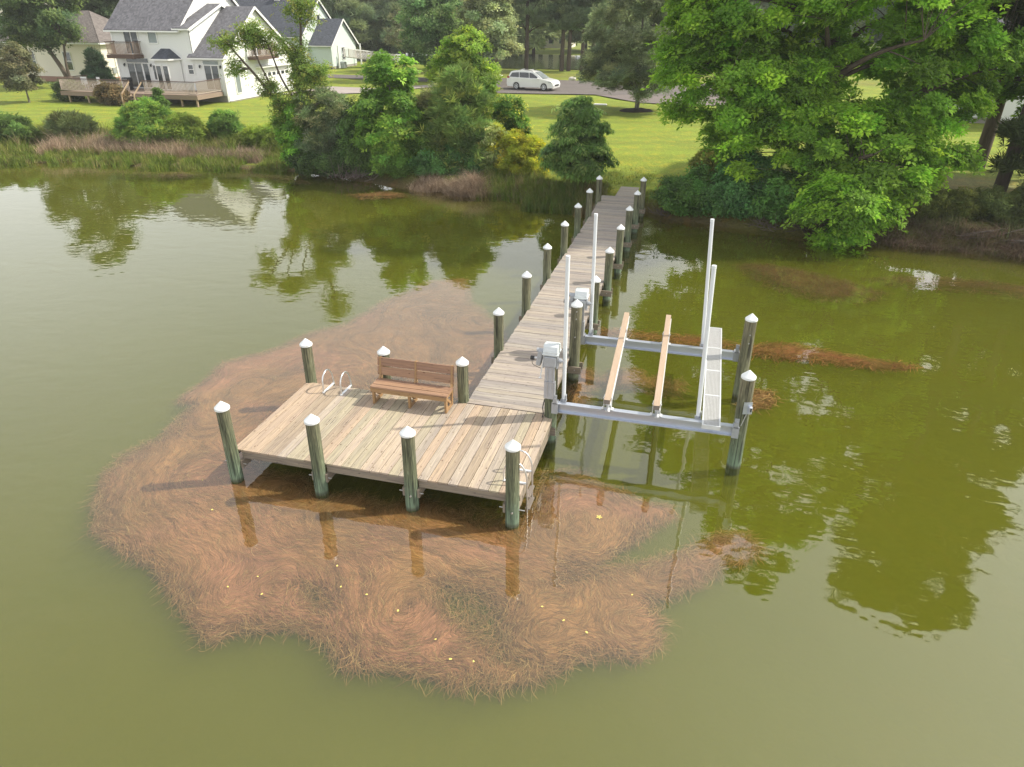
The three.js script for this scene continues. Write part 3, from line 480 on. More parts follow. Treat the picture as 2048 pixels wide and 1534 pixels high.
    const g = new THREE.BufferGeometry(); g.setAttribute('position', new THREE.Float32BufferAttribute(P, 3)); g.setAttribute('uv', new THREE.Float32BufferAttribute(UV, 2)); g.setIndex(I); g.computeVertexNormals();
    part('tangle', g, std([1, 1, 1], 0.95, { map: tex, transparent: true, side: THREE.DoubleSide }), t);
  }
  { // loose strands
    const P = [], C = [], I = [];
    let made = 0, tries = 0; const tn = o.tint ?? [1, 1, 1];
    while (made < o.strands && tries < o.strands * 12) {
      tries++; let x = sr(x0, x1), z = sr(z0, z1); const c = cover(x, z); const edge = c < 0.25; if (c < -0.06 && !(c > -0.42 && o.wisps && z < 3.0 && x > 4.8 && x < 7.2 && seed() < 0.5)) continue; if (!edge && seed() > (o.inner ?? 0.6)) continue; if (o.fade && seed() > o.fade(x, z)) continue;
      made++;
      const n = 4 + Math.floor(seed() * 4), st = sr(0.022, 0.06), hw = (o.thick ?? 0.0020) * sr(0.6, 1.3), sg = seed() < 0.5 ? -1 : 1; let turn = sr(-0.8, 0.8) + (edge ? sr(-0.7, 0.7) : 0), dt = sr(-0.22, 0.22);
      const y0 = -0.015 - 0.05 * seed() - (edge ? 0.07 * seed() : 0) - (o.depth ?? 0), b = P.length / 3, k = 0.5 + 1.05 * seed() * seed(), hue = seed();
      const col = hue < 0.28 ? [0.40, 0.265, 0.175] : hue < 0.55 ? [0.37, 0.19, 0.14] : hue < 0.85 ? [0.27, 0.135, 0.08] : [0.17, 0.09, 0.045];
      for (let q = 0; q <= n; q++) {
        const ci = cell(x, z); let dx = dirs[2 * ci] * sg, dz = dirs[2 * ci + 1] * sg; const cs = Math.cos(turn), sn = Math.sin(turn); const ex = dx * cs - dz * sn, ez = dx * sn + dz * cs; turn += dt;
        const tw = hw * (q === n ? 0.3 : 1); P.push(x - ez * tw, y0 - 0.004 * q * (edge ? 1.6 : 0.3), z + ex * tw, x + ez * tw, y0 - 0.004 * q * (edge ? 1.6 : 0.3), z - ex * tw); C.push(col[0] * k * tn[0], col[1] * k * tn[1], col[2] * k * tn[2], 1, col[0] * k * tn[0], col[1] * k * tn[1], col[2] * k * tn[2], 1);
        x += ex * st; z += ez * st;
        if (q < n) { const v = b + 2 * q; I.push(v, v + 2, v + 1, v + 1, v + 2, v + 3); }
      }
    }
    const g = new THREE.BufferGeometry(); g.setAttribute('position', new THREE.Float32BufferAttribute(P, 3)); g.setAttribute('color', new THREE.Float32BufferAttribute(C, 4)); g.setIndex(I);
    const N = new Float32Array(P.length); for (let i = 1; i < N.length; i += 3) N[i] = 1; g.setAttribute('normal', new THREE.BufferAttribute(N, 3));
    part('strands', g, std([1, 1, 1], 0.9, { vertexColors: true, side: THREE.DoubleSide }), t);
  }
  return t;
}
const mainPoly = [[-1.66, 2.18], [-2.22, 1.53], [-2.78, 0.61], [-3.0, -0.24], [-2.69, -1.09], [-2.91, -2.38], [-3.47, -2.49], [-3.44, -3.93], [-3.71, -4.65], [-2.64, -5.98], [-2.48, -6.84], [-1.52, -8.22], [-1.33, -10.07], [-0.45, -12.47], [0.68, -13.06], [1.67, -10.88], [2.88, -9.42], [3.8, -7.9], [3.9, -5.14], [3.23, -4.3], [2.59, -4.83], [1.29, -5.22], [1.01, -4.26], [-0.04, -3.56], [-0.52, -3.16], [-0.44, -1.47], [-0.06, -0.5], [0.6, -0.25], [1.3, -0.35], [2.0, 0.1], [2.7, -0.1], [3.3, 0.1], [4.1, -0.3], [4.9, -0.1], [5.5, 0.1], [6.0, -0.2], [6.2, -0.7], [6.27, -1.47], [6.66, -1.7], [7.39, -1.72], [8.03, -1.5], [8.89, -1.3], [8.96, -1.0], [8.44, -0.39], [7.81, 0.43], [7.34, 0.89], [8.18, 0.53], [9.03, 0.1], [9.72, -0.59], [10.36, -0.83], [10.48, -0.5], [10.16, -0.01], [10.08, -0.05], [10.26, -0.45], [9.9, -0.07], [9.32, 0.74], [8.69, 1.33], [8.93, 1.67], [8.92, 2.15], [8.65, 2.48], [8.06, 2.64], [7.56, 2.87], [7.39, 3.16], [6.72, 3.55], [5.99, 3.68], [5.21, 3.7], [4.42, 3.77], [3.72, 3.4], [3.0, 3.38], [2.41, 3.59], [2.07, 3.95], [1.61, 3.75], [0.98, 3.24], [0.02, 2.73], [-0.79, 2.54]];
const gapPoly = [[5.1, 1.8], [5.6, 1.72], [6.1, 1.8], [6.45, 2.1], [6.62, 2.5], [6.7, 2.9], [7.2, 3.08], [6.8, 3.12], [6.2, 2.85], [5.6, 2.4]];
weedMat({ name: 'floating_weed_mat', label: 'huge brown mat of stringy water weed drifting around the platform', seed: 11, poly: mainPoly, tex: 2048, grid: 150, wisps: true, strands: 105000, holes: [{ p: gapPoly }, { p: [[2.85, 2.49], [3.24, 2.51], [3.54, 2.9], [3.31, 2.9]] }, { p: [[7.05, 1.23], [7.51, 0.84], [7.75, 0.92], [7.23, 1.24]] }], vortex: [[7.09, 2.5, 0.55, 0.5], [0.1, 1.1, 1.2, 0.3]], fade: (x, z) => lerp(1, 0.55, smooth(-5, -12, z)) });
const blobPoly = (pts) => pts;
weedMat({ name: 'weed_patch', label: 'rust coloured streak of weed trailing right from the far outer lift pile', tint: [0.85, 0.7, 0.55], seed: 21, poly: [[10.3, -9.6], [10.9, -9.85], [11.75, -10.26], [13.09, -9.95], [14.11, -9.7], [15.2, -9.6], [14.03, -9.2], [12.76, -9.25], [11.4, -9.15], [10.4, -9.2]], tex: 512, grid: 30, strands: 2200, drift: [0.1, 1], swirl: 0.25, edge: 0.4, depth: 0.02, thick: 0.006 });
weedMat({ name: 'weed_patch', label: 'brown band of weed running behind the boat lift bunks', tint: [0.85, 0.7, 0.55], seed: 22, poly: [[6.1, -10.0], [7.67, -9.95], [9.2, -10.0], [10.2, -9.9], [10.5, -9.4], [9.46, -9.3], [7.74, -9.2], [6.22, -9.35]], tex: 512, grid: 30, strands: 1500, drift: [0.1, 1], swirl: 0.3, edge: 0.5, dense: 0.75, depth: 0.02, thick: 0.006 });
weedMat({ name: 'weed_patch', label: 'loose pinkish patch of weed under the middle of the boat lift', seed: 23, poly: [[6.5, -6.6], [7.0, -7.2], [7.5, -7.4], [8.06, -7.06], [8.85, -7.0], [8.9, -6.3], [8.3, -6.0], [7.88, -6.2], [6.97, -6.1], [6.5, -6.2]], tex: 512, grid: 30, strands: 1500, swirl: 1, edge: 0.6, dense: 0.6, depth: 0.03 });
weedMat({ name: 'weed_patch', label: 'small orange tuft of weed beside the near outer lift pile', seed: 24, poly: [[10.35, -6.5], [10.6, -6.85], [11.0, -6.85], [11.1, -6.5], [10.8, -6.1], [10.45, -5.9]], tex: 256, grid: 14, strands: 700, swirl: 0.4, drift: [0.4, 0.8], edge: 0.3, depth: 0.02, thick: 0.006 });
weedMat({ name: 'weed_patch', label: 'orange brown weed between the walkway and the lift bunks', seed: 25, poly: [[5.8, -7.1], [6.4, -7.1], [6.65, -6.0], [6.4, -4.6], [5.9, -4.4]], tex: 256, grid: 14, strands: 1000, swirl: 0.6, edge: 0.4, depth: 0.02 });
weedMat({ name: 'weed_patch', label: 'orange patch of weed near the left shore by the dead brush', seed: 26, poly: [[-9.39, -23.9], [-8.6, -24.5], [-8.0, -25.1], [-6.67, -24.9], [-6.5, -24.3], [-7.2, -23.9], [-8.43, -23.4]], tex: 256, grid: 20, strands: 800, swirl: 0.4, drift: [0.2, 1], edge: 0.5, thick: 0.01 });
weedMat({ name: 'weed_patch', label: 'broad brown weed raft under the big tree hanging over the water', tint: [0.5, 0.45, 0.5], seed: 27, poly: [[10.2, -17.4], [11.2, -18.0], [12.4, -17.8], [14.25, -16.8], [15.4, -15.6], [14.6, -14.6], [12.97, -14.2], [11.42, -15.3]], tex: 512, grid: 30, strands: 2000, swirl: 0.7, drift: [0.6, 0.8], edge: 0.9, dense: 0.6, depth: 0.05, thick: 0.005 });
weedMat({ name: 'weed_patch', label: 'thin brown weed raft along the right bank', tint: [0.5, 0.45, 0.5], seed: 28, poly: [[14.8, -17.2], [17, -18.2], [20, -18.0], [23, -17.0], [22, -16.2], [18.5, -16.6], [16, -16.4]], tex: 512, grid: 30, strands: 1400, swirl: 0.5, drift: [0, 1], edge: 0.9, dense: 0.5, depth: 0.05, thick: 0.006 });
weedMat({ name: 'weed_patch', label: 'small tan weed raft at the marshy left shore', tint: [0.7, 0.75, 0.8], seed: 29, poly: [[-22.8, -26.0], [-21.6, -26.6], [-20.0, -25.9], [-20.6, -25.2], [-22.0, -25.3]], tex: 256, grid: 14, strands: 400, swirl: 0.5, drift: [0, 1], edge: 0.6, dense: 0.7, thick: 0.012 });
weedMat({ name: 'weed_patch', label: 'pale weed raft off the leaning vine covered tree', tint: [0.7, 0.75, 0.8], seed: 30, poly: [[-16.5, -27.2], [-14.8, -27.3], [-13.2, -26.4], [-12.6, -25.6], [-14.4, -25.8], [-16.4, -26.2]], tex: 256, grid: 14, strands: 500, swirl: 0.5, drift: [0, 1], edge: 0.6, dense: 0.7, thick: 0.012 });
// fallen yellow leaves on the weed
{
  const g = new THREE.CircleGeometry(0.024, 7).scale(1, 0.62, 1).rotateX(-Math.PI / 2), m = std([0.72, 0.62, 0.16], 0.7, { side: THREE.DoubleSide });
  const spots = [[2.1, 2.6], [3.6, 2.45], [4.1, 2.5], [4.75, 2.7], [5.55, 3.1], [6.25, 3.35], [7.4, 2.2], [7.8, 2.35], [8.4, 1.35], [1.75, 2.95], [2.4, 2.95], [0.2, 1.2], [-0.6, 0.4], [7.0, 2.0], [3.3, 2.0], [5.9, 3.4]];
  const words = ['near the front edge of the weed mat', 'between the second and third front piles'];
  spots.forEach(([x, z], i) => { const l = tag(part('fallen_leaf', g, m), 'small yellow fallen leaf lying on the brown weed mat', 'leaf', 'yellow leaves on the weed mat'); l.position.set(x, 0.004, z); l.rotation.y = i * 1.7; l.scale.setScalar(0.8 + 0.1 * (i % 4)); });
  const star = []; for (let k = 0; k < 5; k++) star.push(new THREE.CircleGeometry(0.03, 6).scale(1, 0.45, 1).translate(0.034, 0, 0).rotateZ(k * 1.257).rotateX(-Math.PI / 2)); const s = tag(part('fallen_leaf', star, m), 'larger yellow star shaped leaf on the weed right of the corner pile', 'leaf'); s.position.set(7.55, 0.005, -0.55);
}
// ---------------------------------------------------------------- trees and shrubs
function foldLeaf(a, len, wid, tiltUp, out, base = 0) { // one leaf: two triangles folded along the midrib, pointing at angle a
  const c = Math.cos(a), s = Math.sin(a), y0 = 0.02, y1 = len * tiltUp; const mx = (base + len * 0.45);
  const B = [c * base, y0, s * base], T = [c * (base + len), y1, s * (base + len)], M = [c * mx, y1 * 0.55 + len * 0.06, s * mx], L = [M[0] - s * wid, M[1] + wid * 0.35, M[2] + c * wid], R = [M[0] + s * wid, M[1] + wid * 0.35, M[2] - c * wid];
  out.push(...B, ...L, ...T, ...B, ...T, ...R);
}
function sprayGeo(kind) {
  const P = [], q = mulberry(kind.length * 7 + 3);
  if (kind === 'star') for (let k = 0; k < 9; k++) foldLeaf(k * 2.4 + q() * 0.5, 0.62 + 0.5 * q(), 0.17 + 0.08 * q(), -0.35 + 0.75 * q(), P, 0.12 + 0.2 * q());
  else if (kind === 'oval') for (let k = 0; k < 9; k++) foldLeaf(k * 2.4 + q(), 0.5 + 0.25 * q(), 0.16 + 0.06 * q(), -0.5 + 1.1 * q(), P, 0.1 + 0.55 * q());
  else if (kind === 'droop') for (let k = 0; k < 9; k++) foldLeaf(k * 2.4 + q(), 0.7 + 0.3 * q(), 0.13 + 0.05 * q(), -1.1 + 0.6 * q(), P, 0.1 + 0.4 * q());
  else if (kind === 'willow') for (let k = 0; k < 13; k++) foldLeaf(k * 2.4 + q(), 0.75 + 0.4 * q(), 0.07, -0.3 + 1.2 * q(), P, 0.05 + 0.3 * q());
  else if (kind === 'needle') for (let k = 0; k < 20; k++) foldLeaf(k * 2.4 + q(), 0.85 + 0.3 * q(), 0.035, -0.2 + 1.5 * q(), P, 0.02);
  else if (kind === 'fine') for (let k = 0; k < 14; k++) foldLeaf(k * 2.4 + q(), 0.55 + 0.45 * q(), 0.09, -0.4 + 1.3 * q(), P, 0.1 + 0.3 * q());
  const g = new THREE.BufferGeometry(); g.setAttribute('position', new THREE.Float32BufferAttribute(P, 3)); g.computeVertexNormals(); return g;
}
const sprays = Object.fromEntries(['star', 'oval', 'droop', 'willow', 'needle', 'fine'].map((k) => [k, sprayGeo(k)]));
const leafMat = phys([1, 1, 1], 0.85, { side: THREE.DoubleSide, transmission: 0.55, thickness: 0, specularIntensity: 0.35 });
const needleMat = phys([1, 1, 1], 0.9, { side: THREE.DoubleSide, transmission: 0.35, thickness: 0, specularIntensity: 0.3 });
const bez = (a, b, c, n) => Array.from({ length: n + 1 }, (_, i) => { const t = i / n, u = 1 - t; return V(u * u * a.x + 2 * u * t * b.x + t * t * c.x, u * u * a.y + 2 * u * t * b.y + t * t * c.y, u * u * a.z + 2 * u * t * b.z + t * t * c.z); });
// o: name, label, category, at [x,y,z], seed, trunks [[pts..., r0, r1]], blobs [[x,y,z,rx,ry,rz,weight]] relative to the base,
//    clumps, r (clump radius), leaves (sprays per clump), kind, size, col, bark, limbs
function tree(o) {
  const q = mulberry(o.seed ?? 1), qr = (a, b) => a + (b - a) * q(), gs = () => (q() + q() + q() - 1.5) / 1.5;
  const t = thing(o.name, o.label, o.category ?? 'tree', o.at, 0, o.group);
  const limbs = [], spine = [];
  for (const tr of o.trunks ?? []) { const pts = new THREE.CatmullRomCurve3(tr.pts.map((p) => V(...p))).getPoints(tr.pts.length * 3); limbs.push(limb(pts, tr.r0, tr.r1, 8)); pts.forEach((p, i) => { if (i / pts.length > (tr.bare ?? 0.25)) spine.push({ p, r: lerp(tr.r0, tr.r1, i / pts.length) }); }); }
  if (!spine.length) spine.push({ p: V(0, 0, 0), r: 0.06 });
  const tw = o.blobs.reduce((s, b) => s + (b[6] ?? b[3] * b[4] * b[5]), 0);
  const pick = () => { let k = q() * tw; for (const b of o.blobs) { k -= b[6] ?? b[3] * b[4] * b[5]; if (k <= 0) return b; } return o.blobs[0]; };
  const inBlob = (b, lo) => { let d; do d = V(gs(), gs(), gs()); while (d.lengthSq() < 0.01); d.normalize().multiplyScalar(lerp(lo, 1, Math.pow(q(), 0.6))); return V(b[0] + d.x * b[3], b[1] + d.y * b[4], b[2] + d.z * b[5]); };
  const near = (p, list) => { let m = null, best = 1e9; for (const s of list) { const e = s.p.distanceToSquared(p) + (s.p.y > p.y ? 4 * (s.p.y - p.y) ** 2 : 0); if (e < best) { best = e; m = s; } } return m; };
  const nodes = [...spine];
  for (let i = 0; i < (o.limbs ?? 7); i++) { const b = pick(), e = inBlob(b, 0.35), s = near(V(e.x * 0.3, e.y - 0.35 * Math.abs(b[3]), e.z * 0.3), spine), L = s.p.distanceTo(e); const mid = s.p.clone().lerp(e, 0.5).add(V(gs() * 0.12 * L, 0.14 * L, gs() * 0.12 * L)); const pts = bez(s.p, mid, e, 6); const r0 = Math.min(s.r * 0.62, 0.035 * L + 0.02); limbs.push(limb(pts, r0, r0 * 0.25, 6)); pts.forEach((p, k) => { if (k > 1) nodes.push({ p, r: lerp(r0, r0 * 0.25, k / 6) }); }); }
  const M = [], C = [], m4 = new THREE.Matrix4(), Q = new THREE.Quaternion(), up = V(0, 1, 0), n = V(), sc = V();
  const clumps = [];
  for (let i = 0; i < o.clumps; i++) { const b = pick(), c = inBlob(b, o.hollow ?? 0.45); if (c.y < (o.minY ?? 0.1)) c.y = (o.minY ?? 0.1) + q() * 0.3; clumps.push({ c, b }); }
  for (const { c, b } of clumps) {
    const s = near(c, nodes), L = s.p.distanceTo(c); const mid = s.p.clone().lerp(c, 0.55).add(V(gs() * 0.15 * L, 0.1 * L, gs() * 0.15 * L)); const r0 = Math.min(s.r * 0.5, 0.012 + 0.012 * L); if (o.twigs !== false) limbs.push(limb(bez(s.p, mid, c, 4), r0, 0.006, 4));
    const R = o.r * qr(0.65, 1.35), tone = qr(0.62, 1.38), hue = gs(), out = V((c.x - b[0]) / b[3], (c.y - b[1]) / b[4] + 0.35, (c.z - b[2]) / b[5]);
    for (let k = 0; k < o.leaves; k++) {
      const d = V(gs() * 1.15, gs() * (o.flat ?? 0.7), gs() * 1.15).multiplyScalar(R); if (o.droop) d.y -= o.droop * (d.x * d.x + d.z * d.z) / R;
      n.set(out.x * 0.7 + gs() * 0.75, 0.75 + gs() * 0.5 + out.y * 0.3, out.z * 0.7 + gs() * 0.75).normalize(); Q.setFromUnitVectors(up, n); Q.multiply(new THREE.Quaternion().setFromAxisAngle(up, q() * 6.283));
      const z = o.size * qr(0.65, 1.3); m4.compose(V(c.x + d.x, c.y + d.y, c.z + d.z), Q, sc.set(z, z, z)); M.push(m4.clone());
      const kk = (o.gain ?? 2.9) * tone * qr(0.75, 1.25), tip = o.tip && d.length() > R * 0.75 && q() < 0.5 ? 1 : 0, y = hue * 0.16 + gs() * 0.1;
      const col = tip ? o.tip : o.col; C.push(new THREE.Color().setRGB(col[0] * 1.12 * kk * (1 + y), col[1] * kk, col[2] * kk * (1 - y)));
    }
  }
  part(o.trunks ? 'trunk' : 'stems', joinLimbs(limbs), o.bark ?? barkBrown, t);
  const im = new THREE.InstancedMesh(sprays[o.kind], o.kind === 'needle' ? needleMat : leafMat, M.length); M.forEach((m, i) => { im.setMatrixAt(i, m); im.setColorAt(i, C[i]); }); im.name = o.trunks ? 'crown' : 'foliage'; im.userData.kind = 'stuff'; im.castShadow = im.receiveShadow = true; t.add(im);
  return t;
}
const shrub = (o) => tree({ name: 'shrub', category: 'shrub', limbs: 6, ...o, clumps: Math.round(o.clumps * 1.45), leaves: Math.round(o.leaves * 0.75), r: o.r * 0.85, hollow: 0.35, flat: 0.9 });
const GREEN = [0.062, 0.125, 0.016], DARK = [0.034, 0.068, 0.014], BRIGHT = [0.075, 0.170, 0.018], OLIVE = [0.085, 0.095, 0.030], GREYG = [0.082, 0.108, 0.060], YEL = [0.16, 0.175, 0.018], PINE = [0.062, 0.105, 0.036], FARP = [0.050, 0.075, 0.035];

// the big tree on the right bank
tree({ name: 'sweetgum_tree', label: 'huge bright green broadleaf tree leaning over the water right of the walkway', at: [13.4, 0.75, -25.2], seed: 301, gain: 3.2, minY: -0.55, kind: 'star', size: 0.205, col: [0.075, 0.148, 0.012], tip: [0.12, 0.21, 0.02], bark: barkBrown, limbs: 26, clumps: 620, r: 0.8, leaves: 95, flat: 0.65, droop: 0.22, hollow: 0.5,
  trunks: [{ pts: [[0, -0.6, 0.3], [0.1, 1.5, 0.1], [-0.3, 4, 0], [0, 8, -0.4], [0.4, 13, -0.6], [0.6, 18, -0.6]], r0: 0.42, r1: 0.07, bare: 0.16 }, { pts: [[0.3, -0.4, 0.2], [0.7, 1.2, 1.4], [1.2, 2.4, 3.0], [1.6, 2.9, 4.2]], r0: 0.26, r1: 0.05, bare: 0.3 }, { pts: [[-0.4, -0.5, 0.3], [-0.9, 2.2, 0.8], [-2.4, 4.6, 0.8], [-4.6, 6.4, 0.2]], r0: 0.24, r1: 0.06, bare: 0.3 }, { pts: [[0.4, -0.5, 0], [1.4, 2.4, 0.2], [3.2, 4.4, 0], [4.8, 5.6, -0.4]], r0: 0.24, r1: 0.06, bare: 0.3 }],
  blobs: [[-5.2, 5.6, 0.2, 2.2, 2.4, 2.4, 18], [-3.0, 3.6, 0.8, 2.8, 1.4, 2.0, 20], [-5.6, 8.6, 0, 1.8, 2.0, 2.4, 12], [-3.4, 5.0, 0.2, 3.9, 2.3, 3.2, 34], [2.2, 5.2, 0, 4.2, 2.6, 3.4, 30], [-3.2, 8.4, 0, 4.0, 2.4, 3.6, 34], [1.6, 8.8, 0.2, 4.6, 3.0, 4.2, 40], [-2.0, 11.6, 0, 4.6, 2.6, 4.2, 34], [0.8, 14.4, -0.6, 5.0, 3.6, 4.6, 34], [0.4, 18.4, -0.6, 3.6, 3.2, 3.4, 14], [0.9, 0.7, 4.1, 1.6, 1.5, 1.1, 22], [2.2, 2.2, 2.6, 2.0, 1.6, 1.4, 16], [-1.8, 2.2, 1.8, 2.6, 1.3, 1.6, 16], [0.2, 3.4, 2.2, 3.0, 1.5, 1.7, 20], [4.4, 3.0, 0.6, 1.9, 1.7, 1.6, 12], [4.4, 7.0, 0, 2.4, 1.8, 2.6, 18], [5.2, 9.4, 0, 1.8, 1.8, 2.2, 10]] });
tree({ name: 'maple_tree', label: 'tall green broadleaf tree at the upper right edge behind the big leaning tree', at: [22.5, 1.2, -33.0], seed: 302, kind: 'star', size: 0.27, col: [0.060, 0.130, 0.014], tip: [0.11, 0.19, 0.02], bark: barkBrown, limbs: 14, clumps: 170, r: 1.0, leaves: 70, flat: 0.55, droop: 0.2,
  trunks: [{ pts: [[0, -0.3, 0], [0.1, 4, 0], [-0.2, 9, 0.2], [0.1, 15, 0], [0.2, 21, 0]], r0: 0.36, r1: 0.06, bare: 0.2 }], blobs: [[-1.6, 8, 0.6, 4.4, 3.4, 3.6, 40], [1, 11, 0, 5, 4, 4.4, 40], [-0.2, 17, 0, 4.6, 4.2, 4.2, 40], [-2.6, 5.0, 1.6, 2.4, 1.5, 2.0, 14], [1.4, 4.6, 2.2, 2.2, 1.6, 1.8, 16], [3.4, 7, 1.6, 2.4, 2.4, 2.4, 14]] });
tree({ name: 'pine_tree', label: 'dark tall pine with bare lower trunk at the right edge of the bank', at: [21.6, 0.9, -26.6], seed: 303, gain: 1.9, kind: 'needle', size: 0.34, col: [0.036, 0.058, 0.02], bark: barkPine, limbs: 26, clumps: 120, r: 0.8, leaves: 44, flat: 0.4,
  trunks: [{ pts: [[0, -0.4, 0], [0.2, 6, 0], [0.0, 13, 0.2], [0.2, 22, 0]], r0: 0.30, r1: 0.05, bare: 0.12 }], blobs: [[0.9, 2.6, 0.4, 1.7, 1.5, 1.6, 12], [0, 9, 0, 2.6, 3, 2.6, 16], [0, 15, 0, 3.2, 3.4, 3.2, 30], [0, 20, 0, 2.4, 2.6, 2.4, 24]] });
tree({ name: 'pine_tree', label: 'second dark pine, standing at the far right edge of the frame', at: [24.2, 0.9, -27.4], seed: 304, gain: 1.9, kind: 'needle', size: 0.36, col: [0.038, 0.062, 0.02], bark: barkPine, limbs: 24, clumps: 110, r: 0.9, leaves: 42, flat: 0.4,
  trunks: [{ pts: [[0, -0.4, 0], [-0.1, 7, 0], [0.1, 14, 0.2], [0.2, 24, 0]], r0: 0.32, r1: 0.05, bare: 0.12 }], blobs: [[0.3, 2.6, 0.4, 1.8, 1.6, 1.6, 8], [0, 6, 0, 2.6, 2.4, 2.4, 12], [0, 14, 0, 3.2, 4, 3.2, 30], [0, 21, 0, 2.6, 3, 2.6, 26]] });
tree({ name: 'pine_tree', label: 'slim pine in the shade between the upper right trees', at: [26.2, 1.1, -31.5], seed: 305, gain: 1.9, kind: 'needle', size: 0.36, col: [0.036, 0.06, 0.02], bark: barkPine, limbs: 20, clumps: 90, r: 0.95, leaves: 36, flat: 0.4,
  trunks: [{ pts: [[0, -0.4, 0], [0.1, 8, 0], [0, 22, 0]], r0: 0.28, r1: 0.05, bare: 0.2 }], blobs: [[0, 5, 0, 2.6, 2.6, 2.6, 12], [0, 13, 0, 3, 4, 3, 30], [0, 19, 0, 2.4, 3, 2.4, 26]] });
// lawn trees
tree({ name: 'lawn_tree', label: 'round grey green tree in a mulch ring on the lawn right of the car', at: [2.6, 1.2, -52.1], seed: 306, gain: 4.2, kind: 'willow', size: 0.30, col: GREYG.map((x) => x * 0.82), tip: GREYG.map((x) => x * 1.3), bark: barkGrey, limbs: 14, clumps: 200, r: 0.8, leaves: 50, flat: 0.75, droop: 0.12, hollow: 0.4,
  trunks: [{ pts: [[0, -0.1, 0], [0.05, 2, 0], [0, 5, 0], [-0.2, 9, 0]], r0: 0.2, r1: 0.05, bare: 0.22 }], blobs: [[-0.6, 2.7, 0, 4.3, 1.5, 3.8], [-0.4, 3.8, 0, 4.1, 2.2, 3.6], [-0.4, 6.2, 0, 4.0, 2.8, 3.8], [-0.4, 9, 0, 2.8, 2.2, 2.8]] });
tree({ name: 'lawn_tree', label: 'dark round tree behind the street left of the car', at: [-22.4, 1.2, -73.5], seed: 307, gain: 4, kind: 'oval', size: 0.42, col: [0.052, 0.092, 0.032], tip: [0.085, 0.13, 0.05], bark: barkGrey, limbs: 12, clumps: 130, r: 0.9, leaves: 44, hollow: 0.5,
  trunks: [{ pts: [[0, -0.1, 0], [0, 3, 0], [-0.3, 8, 0]], r0: 0.22, r1: 0.05, bare: 0.3 }], blobs: [[-0.3, 4.2, 0, 3.6, 2.6, 3.6], [-0.6, 6.8, 0, 3.9, 3, 3.7], [0.2, 9.4, 0, 2.6, 2.2, 2.6]] });
tree({ name: 'lawn_tree', label: 'pale grey green tree directly behind and left of the parked car', at: [-15.5, 1.2, -70.5], seed: 308, gain: 3.4, kind: 'oval', size: 0.40, col: [0.10, 0.13, 0.062], tip: [0.15, 0.18, 0.09], bark: barkGrey, limbs: 12, clumps: 120, r: 0.85, leaves: 40, hollow: 0.4,
  trunks: [{ pts: [[0, -0.1, 0], [0.1, 2, 0], [-0.1, 6, 0]], r0: 0.17, r1: 0.04, bare: 0.3 }], blobs: [[0.1, 3.9, 0, 2.9, 1.9, 2.8], [0.0, 6.0, 0, 3.1, 2.4, 3.0], [-0.5, 8.6, 0, 2.4, 2.0, 2.4]] });
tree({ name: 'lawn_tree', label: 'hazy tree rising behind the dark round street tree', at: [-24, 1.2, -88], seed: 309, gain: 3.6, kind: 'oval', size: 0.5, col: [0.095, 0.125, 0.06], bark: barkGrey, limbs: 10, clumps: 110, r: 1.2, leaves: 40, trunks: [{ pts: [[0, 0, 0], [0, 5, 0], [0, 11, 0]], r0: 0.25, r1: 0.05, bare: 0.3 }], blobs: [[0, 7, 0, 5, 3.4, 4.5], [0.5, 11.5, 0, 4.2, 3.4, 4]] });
tree({ name: 'broadleaf_tree', label: 'dark leaning tree in front of the cream house at the upper left', at: [-55.6, 1.2, -54.4], seed: 310, gain: 3.2, kind: 'oval', size: 0.36, col: [0.042, 0.072, 0.024], tip: [0.07, 0.105, 0.03], bark: barkBrown, limbs: 18, clumps: 190, r: 1.0, leaves: 48, hollow: 0.45, droop: 0.1,
  trunks: [{ pts: [[0, -0.1, 0], [-0.6, 1.8, 0.1], [-1.8, 4.2, 0.2], [-2.6, 9, 0.2], [-2.4, 14, 0]], r0: 0.3, r1: 0.06, bare: 0.3 }, { pts: [[0, 0.2, 0], [0.1, 2.2, 0.2], [0.3, 4.4, 0], [0.2, 7, 0]], r0: 0.18, r1: 0.05, bare: 0.4 }], blobs: [[-3.2, 5.6, 0.2, 3.4, 1.9, 3, 18], [-1.0, 6.4, 0, 3.4, 2.2, 3, 22], [-1.6, 9.6, 0, 4.8, 3.2, 4.2, 50], [-1.4, 13.6, 0, 3.4, 2.8, 3.2, 26]] });
tree({ name: 'small_tree', label: 'small reddish green tree with slim trunk at the left edge of the lawn', at: [-49.8, 1.2, -43.2], seed: 311, kind: 'oval', size: 0.25, col: [0.07, 0.082, 0.04], tip: [0.10, 0.10, 0.05], bark: barkGrey, limbs: 9, clumps: 75, r: 0.55, leaves: 40, trunks: [{ pts: [[0.2, -0.1, 0], [0.2, 1, 0], [0, 3.4, 0]], r0: 0.09, r1: 0.03, bare: 0.3 }], blobs: [[0, 2.4, 0, 1.6, 1.5, 1.5], [0, 3.7, 0, 1.3, 1.2, 1.2]] });
tree({ name: 'evergreen_tree', label: 'narrow dark evergreen between the cream and the white house', at: [-51.4, 1.2, -53.8], seed: 312, kind: 'needle', size: 0.3, col: [0.03, 0.058, 0.03], bark: barkPine, limbs: 5, clumps: 60, r: 0.5, leaves: 34, trunks: [{ pts: [[0, 0, 0], [0, 4, 0]], r0: 0.1, r1: 0.03, bare: 0.1 }], blobs: [[0, 1.0, 0, 1.3, 1.0, 1.3], [0, 2.3, 0, 0.95, 1.1, 0.95], [0, 3.6, 0, 0.5, 0.9, 0.5]] });
